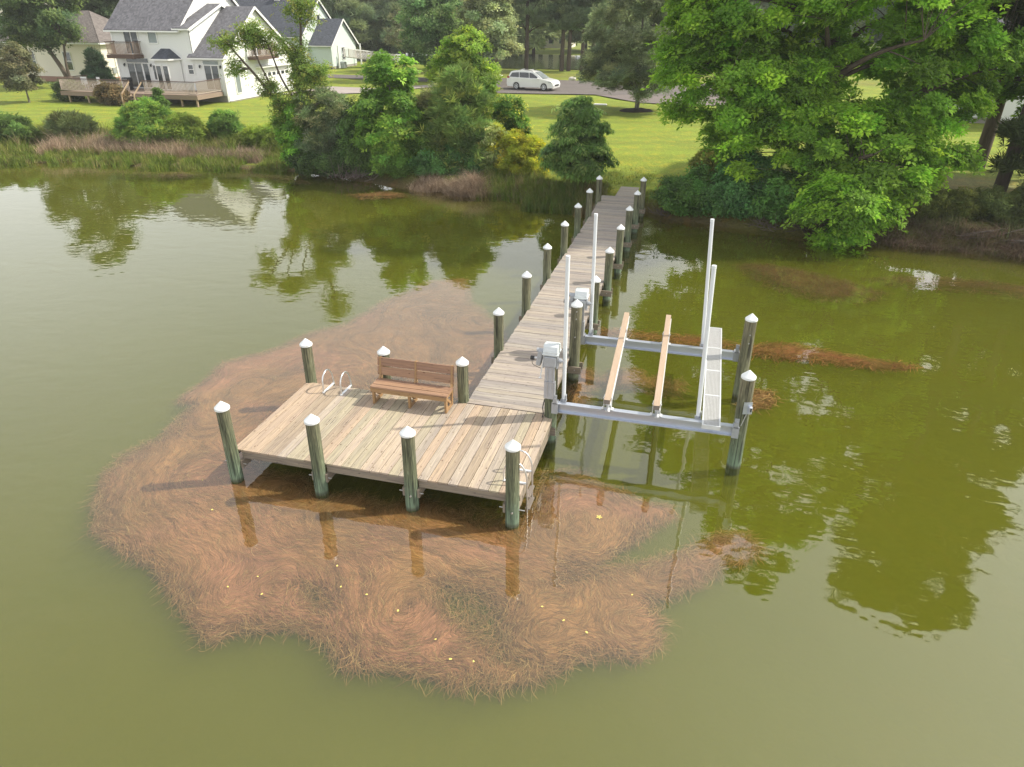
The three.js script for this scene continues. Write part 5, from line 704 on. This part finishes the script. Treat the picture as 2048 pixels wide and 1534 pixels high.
// ---------------------------------------------------------------- houses
// lapped siding on a wall in the plane z = 0 facing +z; spans(y) -> [[x0, x1], ...]
function lapWall(spans, y0, y1, lap = 0.16) {
  const P = [], I = []; const quad = (a, b, c, d) => { const o = P.length / 3; P.push(...a, ...b, ...c, ...d); I.push(o, o + 1, o + 2, o, o + 2, o + 3); };
  for (let y = y0; y < y1 - 0.01; y += lap) { const t = Math.min(y1, y + lap), S = spans(y), T = spans(t - 0.001); S.forEach(([a, b], i) => { const [c, d] = T[i] ?? [(a + b) / 2, (a + b) / 2]; if (b - a < 0.02) return; quad([a, y, 0.028], [b, y, 0.028], [d, t, 0.006], [c, t, 0.006]); quad([a, y, 0.0], [b, y, 0.0], [b, y, 0.028], [a, y, 0.028]); }); }
  const g = new THREE.BufferGeometry(); g.setAttribute('position', new THREE.Float32BufferAttribute(P, 3)); g.setIndex(I); const n = g.toNonIndexed(); n.computeVertexNormals(); n.setAttribute('uv', new THREE.BufferAttribute(new Float32Array(n.attributes.position.count * 2), 2)); return n;
}
const rect = (a, b) => () => [[a, b]];
const gable = (a, b, e, r) => (y) => { if (y <= e) return [[a, b]]; const t = clamp((y - e) / (r - e)), m = (a + b) / 2; return [[lerp(a, m, t), lerp(b, m, t)]]; };
const faceX = (g, x, z = 0) => g.rotateY(Math.PI / 2).translate(x, 0, z);     // wall in the z = 0 plane turned to face +x (its +x runs towards -z)
function slab(pts, th) { // thick roof plane from four corners (counter clockwise seen from above)
  const n = V().subVectors(V(...pts[1]), V(...pts[0])).cross(V().subVectors(V(...pts[3]), V(...pts[0]))).normalize().multiplyScalar(th); const top = pts.map((p) => V(...p).add(n)), bot = pts.map((p) => V(...p)); const P = [], UV = [];
  const f = (a, b, c, d, s) => { const L = a.distanceTo(b), H = a.distanceTo(d); P.push(a, b, c, a, c, d); UV.push(0, 0, L * s, 0, L * s, H * s, 0, 0, L * s, H * s, 0, H * s); };
  f(top[0], top[1], top[2], top[3], 0.16); f(bot[3], bot[2], bot[1], bot[0], 0.16); for (let i = 0; i < 4; i++) { const j = (i + 1) % 4; f(bot[i], bot[j], top[j], top[i], 0.02); }
  const g = new THREE.BufferGeometry(); g.setAttribute('position', new THREE.Float32BufferAttribute(P.flatMap((v) => v.toArray()), 3)); g.setAttribute('uv', new THREE.Float32BufferAttribute(UV, 2)); g.computeVertexNormals(); return g;
}
// gable roof with its ridge along x
function gableRoof(t, x0, x1, zF, zB, eave, ridge, mat, o = 0.35) {
  const zr = (zF + zB) / 2, s = (ridge - eave) / (zF - zr), ez = zF + o, ey = eave - o * s, bz = zB - o;
  const roof = part('roof', [slab([[x0 - o, ey, ez], [x1 + o, ey, ez], [x1 + o, ridge, zr], [x0 - o, ridge, zr]], 0.11), slab([[x1 + o, ey, bz], [x0 - o, ey, bz], [x0 - o, ridge, zr], [x1 + o, ridge, zr]], 0.11)], mat, t);
  part('gutter', box(x1 - x0 + 2 * o, 0.12, 0.12, (x0 + x1) / 2, ey - 0.02, ez + 0.065), trimWhite, roof);
  for (const x of [x0 - o - 0.02, x1 + o + 0.02]) part('rake_board', [bar([x, ey - 0.03, ez], [x, ridge + 0.0, zr], 0.035, 0.2), bar([x, ridge + 0.0, zr], [x, ey - 0.03, bz], 0.035, 0.2)], trimWhite, roof);
  return roof;
}
function windowPart(t, x, y, z, w, h, o = {}) { // centre of its lower edge, facing +z (or +x when o.side)
  const put = (g) => (o.side ? g.rotateY(Math.PI / 2).translate(x, y, z) : g.translate(x, y, z)), f = 0.07;
  const fr = part(o.name ?? 'window', [box(f, h, 0.07, -w / 2 + f / 2, h / 2, 0.055), box(f, h, 0.07, w / 2 - f / 2, h / 2, 0.055), box(w - 2 * f, f, 0.07, 0, f / 2, 0.055), box(w - 2 * f, f, 0.07, 0, h - f / 2, 0.055), ...(o.bars ?? []).map(([bx, by, bw, bh]) => box(bw, bh, 0.06, bx, by, 0.055))].map(put), trimWhite, t);
  part('pane', put(box(w - 2 * f + 0.004, h - 2 * f + 0.004, 0.02, 0, h / 2, 0.045)), o.pale ? glassPale : glass, fr); return fr;
}
function railing(t, a, b, y, h, mats, gap = 0.13) { // posts and balusters between two floor points
  const A = V(...a), B = V(...b), L = A.distanceTo(B), n = Math.round(L / gap), bl = [];
  for (let i = 1; i < n; i++) { const p = A.clone().lerp(B, i / n); bl.push(box(0.04, h - 0.12, 0.04, p.x, y + h / 2, p.z)); }
  part('rail', [bar([A.x, y + h, A.z], [B.x, y + h, B.z], 0.10, 0.06)], mats[0], t); part('lower_rail', bar([A.x, y + 0.08, A.z], [B.x, y + 0.08, B.z], 0.05, 0.05), mats[1], t); tag(part('balusters', bl, mats[1], t), null, null, null, 'stuff');
}
{ // main white house; origin at the foot of its front right corner
  const t = thing('white_house', 'large white sided house with grey roofs, bay window and long rear deck', 'house', [-32.7, 1.2, -48]);
  const F = 0.55;
  // main block
  part('wall', [lapWall(rect(-10.9, -4.0), F, 5.9)], sidingWhite, t);
  part('wall', [faceX(lapWall(gable(0, 11, 5.9, 10.4), F, 10.4), -4.0)], sidingWhite, t);
  gableRoof(t, -10.9, -4.0, 0, -11, 5.9, 10.4, shingleGrey);
  // stepped middle block
  part('wall', [lapWall(rect(-4.0, -2.9), F, 5.9).translate(0, 0, 0.02), faceX(lapWall(gable(0.02, 9.6, 5.9, 7.65), F, 7.65), -2.9)], sidingWhite, t);
  gableRoof(t, -3.95, -2.9, 0.02, -9.6, 5.9, 7.65, shingleGrey, 0.3);
  // garage wing
  part('wall', [lapWall(rect(-2.9, 0), F, 3.75).translate(0, 0, 0.01)], sidingWhite, t);
  part('wall', [faceX(lapWall(gable(0, 11, 3.75, 7.45), 0.1, 7.45), 0)], sidingWhite, t);
  gableRoof(t, -2.95, 0, 0, -11, 3.75, 7.45, shingleGrey, 0.32);
  part('foundation', [box(10.86, 0.62, 0.2, -5.45, 0.26, -0.12), box(0.2, 0.2, 10.9, -0.12, 0.1, -5.5)], concrete, t);
  for (const [x, y0, y1] of [[-10.86, F, 5.7], [-0.04, F, 3.6]]) part('corner_board', box(0.14, y1 - y0, 0.05, x, (y0 + y1) / 2, 0.035), trimWhite, t);
  part('downspout', box(0.09, 3.4, 0.09, -0.03, 1.75, 0.11), trimWhite, t);
  windowPart(t, -8.85, 3.75, 0, 1.5, 2.05, { name: 'patio_door', bars: [[0, 1.02, 0.07, 1.9]] });
  windowPart(t, -6.62, 4.62, 0, 0.98, 1.15, { pale: true });
  const d = windowPart(t, -8.75, 0.98, 0, 2.3, 2.1, { name: 'patio_door', bars: [[-0.35, 1.05, 0.07, 1.95], [0.45, 1.05, 0.14, 1.95]] });
  part('transom', [box(2.2, 0.32, 0.06, -8.75, 3.26, 0.05)], glass, t);
  windowPart(t, -6.95, 1.65, 0, 0.66, 1.3, { name: 'side_window' });
  windowPart(t, -3.3, 2.2, 0.02, 0.62, 0.85, { bars: [[0, 0.42, 0.5, 0.05]] });
  windowPart(t, -1.25, 0.98, 0.01, 1.5, 2.05, { name: 'patio_door', bars: [[0, 1.02, 0.08, 1.9]] }); part('transom', box(1.45, 0.26, 0.06, -1.25, 3.2, 0.06), glassPale, t);
  for (const x of [-10.15, -7.35, -2.35, -0.3]) part('wall_lamp', [cyl(0.05, 0.08, 0.2, x, 2.85, 0.14, 8), box(0.08, 0.12, 0.1, x, 2.95, 0.06)], black, t);
  { // bay
    const by = part('bay', [box(1.3, 2.9, 0.9, -5.55, 2.0, 0.45)], sidingWhite, t, 'bay window with its own dark hipped roof');
    for (const s of [-1, 1]) part('bay_side', box(1.1, 2.9, 0.05, -5.55 + s * 0.95, 2.0, 0.5, 0, s * 0.85, 0), sidingWhite, by);
    windowPart(t, -5.9, 0.98, 0.9, 0.62, 2.0); windowPart(t, -5.2, 0.98, 0.9, 0.62, 2.0);
    const P = [[-7.0, 3.45, 0], [-6.4, 3.45, 1.2], [-4.7, 3.45, 1.2], [-4.1, 3.45, 0], [-6.0, 4.25, 0.05], [-5.1, 4.25, 0.05]], tri = [[0, 1, 4], [1, 2, 5], [1, 5, 4], [2, 3, 5], [0, 3, 2], [0, 2, 1]], g = new THREE.BufferGeometry(); g.setAttribute('position', new THREE.Float32BufferAttribute(tri.flatMap((f) => f.flatMap((i) => P[i])), 3)); g.setAttribute('uv', new THREE.Float32BufferAttribute(tri.flatMap((f) => f.flatMap((i) => [P[i][0] * 0.16, P[i][1] * 0.3])), 2)); g.computeVertexNormals();
    const r = part('bay_roof', g, shingleDark, t); part('bay_fascia', [bar([-6.4, 3.42, 1.22], [-4.7, 3.42, 1.22], 0.06, 0.12), bar([-7.0, 3.42, 0.02], [-6.4, 3.42, 1.22], 0.06, 0.12), bar([-4.7, 3.42, 1.22], [-4.1, 3.42, 0.02], 0.06, 0.12)], trimWhite, r);
  }
  { // balconies
    const b = part('balcony', [box(2.8, 0.28, 1.25, -9.35, 3.6, 0.66)], railBrown, t, 'small brown upper balcony on the left'); railing(b, [-10.7, 0, 1.24], [-8.0, 0, 1.24], 3.72, 1.05, [railBrown, deckBrown]); railing(b, [-8.0, 0, 1.2], [-8.0, 0, 0.06], 3.72, 1.05, [railBrown, deckBrown]); railing(b, [-10.7, 0, 1.2], [-10.7, 0, 0.06], 3.72, 1.05, [railBrown, deckBrown]);
    const c = part('balcony', [box(1.1, 0.25, 3.4, 0.57, 3.35, -5.4)], railBrown, t, 'brown balcony on the sunlit gable'); railing(c, [1.08, 0, -3.75], [1.08, 0, -7.05], 3.45, 1.05, [railBrown, deckBrown]); railing(c, [0.06, 0, -3.75], [1.05, 0, -3.75], 3.45, 1.05, [railBrown, deckBrown]); railing(c, [0.06, 0, -7.05], [1.05, 0, -7.05], 3.45, 1.05, [railBrown, deckBrown]);
    windowPart(t, 0, 3.5, -5.2, 1.5, 1.95, { side: true, name: 'balcony_door', bars: [[0, 1, 0.07, 1.8]] });
    part('pent_shelf', box(0.5, 0.14, 5.6, 0.25, 2.55, -7.6), trimWhite, t);
  }
  const gd = part('garage_door', [box(0.06, 2.15, 4.6, 0.06, 1.17, -7.9)], trimWhite, t); for (let i = 0; i < 6; i++) part('pane', box(0.03, 0.28, 0.5, 0.098, 1.85, -5.95 - i * 0.78), glass, gd);
  windowPart(t, 0, 0.6, -1.6, 0.8, 1.6, { side: true, pale: true });
  // deck along the back of the house
  const deck = part('deck', [box(13.9, 0.06, 3.6, -7.4, 0.9, 1.95)], deckBrown, t, 'long raised brown deck with white brown balusters'); part('rim_joist', [box(13.9, 0.3, 0.05, -7.4, 0.72, 3.72), box(0.05, 0.3, 3.6, -0.42, 0.72, 1.95)], deckBrown, deck);
  railing(deck, [-14.3, 0, 3.7], [-6.9, 0, 3.7], 0.95, 1.0, [railBrown, baluster]); railing(deck, [-5.6, 0, 3.7], [-0.45, 0, 3.7], 0.95, 1.0, [railBrown, baluster]); railing(deck, [-0.45, 0, 3.65], [-0.45, 0, 0.15], 0.95, 1.0, [railBrown, baluster]); railing(deck, [-14.3, 0, 3.65], [-14.3, 0, 0.3], 0.95, 1.0, [railBrown, baluster]);
  for (const x of [-13.6, -11.6, -7.4, -5.2, -3.9, -2.1, -0.6]) part('deck_post', box(0.13, 0.86, 0.13, x, 0.43, 3.6), postWood, deck);
  for (let i = 0; i < 4; i++) part('step', box(1.2, 0.05, 0.28, -6.25, 0.72 - i * 0.19, 3.95 + i * 0.27), deckBrown, deck); for (const x of [-6.88, -5.62]) part('stair_rail', [bar([x, 1.85, 3.75], [x, 0.95, 4.95], 0.07, 0.09), box(0.09, 1.0, 0.09, x, 0.5, 4.95), bar([x, 0.8, 3.75], [x, 0.05, 4.95], 0.05, 0.22)], postWood, deck);
  tag(t, null, null);
}
{ // things standing on the deck
  const mk = (x, z, turn, label) => { const t = thing('patio_chair', label, 'patio chair', [x, 2.13, z], turn); part('seat', new RoundedBoxGeometry(0.5, 0.06, 0.5, 2, 0.02).translate(0, 0.42, 0), trimWhite, t); part('backrest', new RoundedBoxGeometry(0.5, 0.55, 0.05, 2, 0.02).translate(0, 0.72, -0.25), trimWhite, t); for (const a of [-0.22, 0.22]) for (const b of [-0.22, 0.22]) part('leg', box(0.04, 0.42, 0.04, a, 0.21, b), trimWhite, t); };
  mk(-46.0, -46, 0.4, 'white patio chair at the left end of the house deck'); mk(-44.8, -46.2, -0.3, 'white patio chair second from the left on the house deck');
  const g = thing('grill', 'dark covered grill on the deck by the lower sliding door', 'grill', [-41.8, 2.13, -46.6]); part('body', new RoundedBoxGeometry(0.8, 0.35, 0.5, 3, 0.1).translate(0, 0.85, 0), black, g); part('stand', [box(0.7, 0.65, 0.4, 0, 0.34, 0)], black, g); part('handle', cyl(0.015, 0.015, 0.5, 0, 0.9, 0.28, 8, 0, Math.PI / 2), bolt, g);
}
function hipRoof(t, x0, x1, zF, zB, eave, ridge, mat, o = 0.4) {
  const cx0 = x0 + (zF - zB) / 2, cx1 = x1 - (zF - zB) / 2, zr = (zF + zB) / 2, a = [x0 - o, eave, zF + o], b = [x1 + o, eave, zF + o], c = [x1 + o, eave, zB - o], d = [x0 - o, eave, zB - o], e = [Math.min(cx0, cx1), ridge, zr], f = [Math.max(cx0, cx1), ridge, zr];
  const r = part('roof', [slab([a, b, f, e], 0.1), slab([c, d, e, f], 0.1), slab([b, c, f, f.map((v, i) => v + (i === 2 ? 0.01 : 0))], 0.1), slab([d, a, e, e.map((v, i) => v - (i === 2 ? 0.01 : 0))], 0.1)], mat, t);
  part('gutter', [box(x1 - x0 + 2 * o, 0.16, 0.1, (x0 + x1) / 2, eave - 0.05, zF + o + 0.05), box(0.1, 0.16, zF - zB + 2 * o, x1 + o + 0.05, eave - 0.05, (zF + zB) / 2)], trimWhite, r);
  return r;
}
{ // cream house on the far left
  const t = thing('cream_house', 'cream sided house with brown hip roof behind the dark leaning tree', 'house', [-56.2, 1.2, -60]);
  part('foundation', [box(17, 0.6, 0.2, -8.5, 0.3, -0.08), box(0.2, 0.6, 8, -0.08, 0.3, -4)], brickMat, t);
  part('wall', [lapWall(rect(-17, 0), 0.55, 4.0), faceX(lapWall(rect(0, 8), 0.55, 4.0), 0)], sidingCream, t);
  hipRoof(t, -17, 0, 0, -8, 4.0, 7.0, shingleBrown);
  windowPart(t, -4.6, 1.2, 0, 1.1, 1.9, { bars: [[0, 0.95, 0.98, 0.06]] }); windowPart(t, -9.5, 1.2, 0, 1.1, 1.9, { bars: [[0, 0.95, 0.98, 0.06]] }); windowPart(t, 0, 2.2, -3.4, 0.9, 0.9, { side: true, bars: [[-0.2, 0.45, 0.04, 0.78], [0.2, 0.45, 0.04, 0.78], [0, 0.45, 0.78, 0.04]] });
  part('downspout', [box(0.1, 3.4, 0.1, 0.06, 2.3, -1.7), box(0.1, 3.4, 0.1, 0.06, 2.3, -7.6)], trimWhite, t); part('vent', box(0.2, 0.6, 0.4, 0.1, 1.2, -1.2), galv, t);
  part('upper_wall', [lapWall(rect(-17, -9.6), 3.8, 8.2).translate(0, 0, -1.8), faceX(lapWall(gable(1.8, 9, 8.2, 10.6), 4, 10.6), -9.6)], sidingCream, t); gableRoof(t, -17, -9.6, -1.8, -9, 8.2, 10.6, shingleBrown, 0.3);
}
{ // pale green house behind the white one
  const t = thing('green_house', 'pale green house with twin gables and dark roof behind the white house', 'house', [-42.2, 1.2, -86.5]);
  part('wall', [faceX(lapWall(gable(-1, 6.4, 3.1, 6.0), 0.3, 6.0), 0), lapWall(rect(-6, 0), 0.3, 3.1).translate(0, 0, 1)], sidingGreen, t); gableRoof(t, -8, 0, 1, -6.4, 3.1, 6.0, shingleDark, 0.35);
  part('wall', [faceX(lapWall(gable(-3, 7.6, 4.2, 8.4), 0.3, 8.4), -3.2), lapWall(rect(-16, -3.2), 0.3, 4.2).translate(0, 0, 3)], sidingGreen, t); gableRoof(t, -16, -3.2, 3, -7.6, 4.2, 8.4, shingleDark, 0.35);
  part('foundation', [box(0.2, 0.4, 7.3, -0.1, 0.2, -2.7)], concrete, t); windowPart(t, 0, 1.0, -2.4, 1.0, 1.6, { side: true, bars: [[0, 0.8, 0.88, 0.05]] }); windowPart(t, -3.2, 5.2, -2.2, 0.9, 1.4, { side: true });
  part('porch_post', [box(0.16, 2.8, 0.16, 0.9, 1.5, -6.0), box(0.16, 2.8, 0.16, 0.9, 1.5, 0.8)], trimWhite, t); part('air_unit', new RoundedBoxGeometry(0.8, 0.8, 0.8, 2, 0.06).translate(0.7, 0.42, -0.6), galv, t);
  const cp = part('cupola', [box(0.8, 1.1, 0.8, -9, 8.5, -2.3)], trimWhite, t); part('cupola_roof', new THREE.ConeGeometry(0.75, 0.7, 4).rotateY(Math.PI / 4).translate(-9, 9.4, -2.3), std([0.5, 0.3, 0.22], 0.6), cp);
}
{ const t = thing('access_ramp', 'long white railed ramp sloping down from the green house', 'ramp', [-41.2, 1.2, -87.2]); const bl = []; const A = V(0, 1.5, 0), B = V(4.6, 0.3, -8); part('deck', bar([0, 1.45, 0], [4.6, 0.25, -8], 1.2, 0.1), std([0.5, 0.46, 0.42], 0.8), t);
  for (const s of [0, 1]) { const o = V(s * 1.05, 0, s * 0.6); part('rail', [bar([A.x + o.x, A.y + 1, A.z + o.z], [B.x + o.x, B.y + 1, B.z + o.z], 0.08, 0.1)], trimWhite, t); for (let i = 0; i <= 40; i++) { const p = A.clone().lerp(B, i / 40).add(o); bl.push(box(i % 8 ? 0.05 : 0.12, 1.05, i % 8 ? 0.05 : 0.12, p.x, p.y + 0.45, p.z)); } } tag(part('balusters', bl, std([0.66, 0.62, 0.58], 0.7), t), null, null, null, 'stuff'); }
{ // house behind the big tree on the right
  const t = thing('grey_house', 'white house with grey roof glimpsed through the crown of the big tree', 'house', [23.5, 1.2, -52]);
  part('wall', [lapWall(rect(0, 17), 0.4, 5.6), lapWall(gable(5, 12, 5.6, 8.6), 5.4, 8.6).translate(0, 0, 1.2), lapWall(rect(5, 12), 0.4, 5.6).translate(0, 0, 1.2)], sidingWhite, t); part('wall', [faceX(lapWall(gable(0, 10, 5.6, 9.4), 0.4, 9.4), 17)], sidingWhite, t);
  gableRoof(t, 0, 17, 0, -10, 5.6, 9.4, shingleGrey); part('roof', [slab([[4.7, 5.3, 1.5], [8.5, 8.9, 1.5], [8.5, 8.9, -4], [4.7, 5.3, -4]].reverse(), 0.1), slab([[12.3, 5.3, 1.5], [8.5, 8.9, 1.5], [8.5, 8.9, -4], [12.3, 5.3, -4]], 0.1)], shingleGrey, t);
  for (const x of [2.2, 7, 10, 14.6]) { windowPart(t, x, 1.2, x > 5 && x < 12 ? 1.2 : 0, 1.0, 1.6); windowPart(t, x, 3.8, x > 5 && x < 12 ? 1.2 : 0, 1.0, 1.4); }
  part('foundation', box(17, 0.5, 0.2, 8.5, 0.2, -0.12), concrete, t);
}
{ // far house beyond the pond
  const t = thing('far_house', 'hazy pale house beyond the pond between the pine trunks', 'house', [-29, 1.2, -150]); part('wall', [box(14, 5, 8, 0, 2.5, -4)], sidingCream, t); gableRoof(t, -7, 7, 0.05, -8.05, 5, 8, shingleBrown, 0.3); for (let i = 0; i < 6; i++) { windowPart(t, -5.5 + i * 2.2, 0.8, 0.02, 1.1, 1.5); windowPart(t, -5.5 + i * 2.2, 3.0, 0.02, 1.1, 1.4); }
}
// ---------------------------------------------------------------- minivan
{
  const t = thing('minivan', 'white minivan parked on the street behind the lawn', 'car', [-9.4, 1.285, -65.9], -Math.atan2(1.1, 5.05) * 0.9);
  const paint = phys([0.78, 0.79, 0.78], 0.3, { clearcoat: 0.8, clearcoatRoughness: 0.08 }), dark = phys([0.02, 0.024, 0.028], 0.08, { clearcoat: 1 }), L = 5.1;
  const S = (p) => { const s = new THREE.Shape(); s.moveTo(...p[0]); for (const q of p.slice(1)) q.length > 2 ? s.quadraticCurveTo(...q) : s.lineTo(...q); return s; };
  const arch = (x, r) => [[x + r, 0.30], [x + r, 0.72, x, 0.74], [x - r, 0.72, x - r, 0.30]];
  const body = S([[-2.5, 0.32], [-2.56, 0.6], [-2.52, 1.06], [-2.3, 1.12], [1.1, 1.06], [1.75, 0.98, 2.2, 0.88], [2.5, 0.78, 2.54, 0.52], [2.5, 0.30], [1.95, 0.28], ...arch(1.55, 0.38), [-1.1, 0.26], ...arch(-1.5, 0.38), [-2.5, 0.32]]);
  const W = 1.9; part('body', new THREE.ExtrudeGeometry(body, { depth: W - 0.16, bevelEnabled: true, bevelThickness: 0.08, bevelSize: 0.05, bevelSegments: 3, curveSegments: 10 }).translate(0, 0, -W / 2 + 0.08), paint, t);
  const cab = S([[-2.46, 1.02], [-2.36, 1.4, -2.2, 1.62], [-1.9, 1.74, -1.2, 1.76], [-0.2, 1.76, 0.35, 1.66], [0.85, 1.42, 1.38, 1.02], [-2.46, 1.02]]);
  const cg = new THREE.ExtrudeGeometry(cab, { depth: W - 0.3, bevelEnabled: true, bevelThickness: 0.08, bevelSize: 0.03, bevelSegments: 3, curveSegments: 10 }).translate(0, 0, -W / 2 + 0.15), p = cg.attributes.position; for (let i = 0; i < p.count; i++) p.setZ(i, p.getZ(i) * (1 - 0.22 * clamp((p.getY(i) - 1.0) / 0.8))); cg.computeVertexNormals(); part('cabin', cg, paint, t);
  const sideW = (pts, s) => { const g = new THREE.ExtrudeGeometry(S(pts), { depth: 0.012, bevelEnabled: false }); const q = g.attributes.position; for (let i = 0; i < q.count; i++) { const y = q.getY(i); q.setZ(i, s * ((W / 2 - 0.055) * (1 - 0.22 * clamp((y - 1.0) / 0.8)) + 0.0 + q.getZ(i))); } g.computeVertexNormals(); return g; };
  for (const s of [1, -1]) { part('side_window', sideW([[-2.3, 1.14], [-2.05, 1.56], [-1.3, 1.62], [-1.22, 1.12]], s), dark, t); part('side_window', sideW([[-1.15, 1.12], [-1.22, 1.62], [-0.2, 1.61], [-0.12, 1.11]], s), dark, t); part('side_window', sideW([[-0.05, 1.11], [-0.12, 1.61], [0.25, 1.55], [0.98, 1.12]], s), dark, t); part('mirror', new RoundedBoxGeometry(0.14, 0.14, 0.2, 2, 0.05).translate(0.92, 1.12, s * 1.02), paint, t); for (const x of [-0.55, 0.42]) part('door_handle', box(0.16, 0.03, 0.03, x - 0.3, 0.95, s * 0.955), paint, t); }
  const ws = new THREE.BufferGeometry(); ws.setAttribute('position', new THREE.Float32BufferAttribute([1.37, 1.07, 0.80, 1.37, 1.07, -0.80, 0.44, 1.66, -0.66, 1.37, 1.07, 0.80, 0.44, 1.66, -0.66, 0.44, 1.66, 0.66], 3)); ws.computeVertexNormals(); ws.translate(0.035, 0.025, 0); part('windscreen', ws, phys([0.25, 0.28, 0.29], 0.06, { clearcoat: 1, side: THREE.DoubleSide }), t);
  for (const [x, s] of [[1.55, 1], [1.55, -1], [-1.5, 1], [-1.5, -1]]) { const w = part('wheel', [cyl(0.335, 0.335, 0.23, x, 0.335, s * 0.83, 28, Math.PI / 2, 0)], blackRubber, t); const sp = [new THREE.TorusGeometry(0.215, 0.018, 8, 28).translate(x, 0.335, s * 0.95)]; for (let k = 0; k < 7; k++) sp.push(box(0.045, 0.2, 0.02, 0, 0.11, 0).rotateZ(k * 0.8976).translate(x, 0.335, s * 0.95)); part('rim', sp, aluBright, w); }
  part('tail_lamp', [box(0.06, 0.2, 0.3, -2.53, 1.12, 0.74), box(0.25, 0.16, 0.02, -2.38, 1.14, 0.955)], std([0.35, 0.02, 0.02], 0.3), t); part('headlamp', [box(0.34, 0.12, 0.04, 2.22, 0.80, 0.93), box(0.05, 0.12, 0.3, 2.53, 0.72, 0.72)], phys([0.6, 0.62, 0.65], 0.1, { clearcoat: 1 }), t); part('grille', [box(0.04, 0.16, 1.0, 2.575, 0.5, 0), box(0.06, 0.10, 0.3, 2.54, 0.42, 0.75)], black, t);
  for (const s of [1, -1]) part('roof_rail', tube([[-1.9, 1.74, s * 0.62], [-1.4, 1.83, s * 0.62], [-0.2, 1.82, s * 0.62], [0.2, 1.73, s * 0.62]], 0.022, 24, 6), black, t); for (const x of [-1.3, -0.3]) part('roof_bar', box(0.06, 0.03, 1.24, x, 1.83, 0), aluBright, t);
}
// ---------------------------------------------------------------- small things on the lawn
{ const g = new THREE.SphereGeometry(1.4, 36, 10, 0, Math.PI * 2, 0, Math.PI / 2).scale(1, 0.16, 0.85), p = g.attributes.position; for (let i = 0; i < p.count; i++) { const n = fbm(p.getX(i) * 3 + 5, p.getZ(i) * 3 + 5, 3); p.setY(i, p.getY(i) * (0.7 + 0.7 * n) - 0.02); } g.computeVertexNormals(); const m = tag(part('mulch_ring', g, std([0.03, 0.022, 0.018], 1, { map: dirtN })), 'dark mulch mound around the trunk of the round lawn tree', 'mulch bed'); m.position.set(2.6, 1.2, -52.1); }
{ const t = thing('utility_cover', 'pale flat utility cover in the grass left of the round lawn tree', 'utility cover', [-0.9, 1.2, -55.4]); part('lid', new RoundedBoxGeometry(1.1, 0.08, 0.6, 2, 0.03).translate(0, 0.04, 0), trimWhite, t); part('frame', box(1.2, 0.04, 0.7, 0, 0.0, 0), concrete, t); }
[[-16.6, -78.6, 'pale boulder on the verge beyond the street, behind the car roof'], [-7.6, -78.0, 'pale boulder on the verge right of the parked car']].forEach(([x, z, label], i) => { const g = new THREE.IcosahedronGeometry(0.35, 3).scale(1.3, 0.7, 1), p = g.attributes.position; for (let k = 0; k < p.count; k++) { const n = 0.8 + 0.4 * fbm(p.getX(k) * 3 + i * 7, p.getZ(k) * 3 + p.getY(k) * 2, 3); p.setXYZ(k, p.getX(k) * n, p.getY(k) * n, p.getZ(k) * n); } g.computeVertexNormals(); const m = tag(part('boulder', g, std([0.62, 0.58, 0.52], 0.9)), label, 'rock'); m.position.set(x, 1.35, z); });
renderer.render(scene, camera);
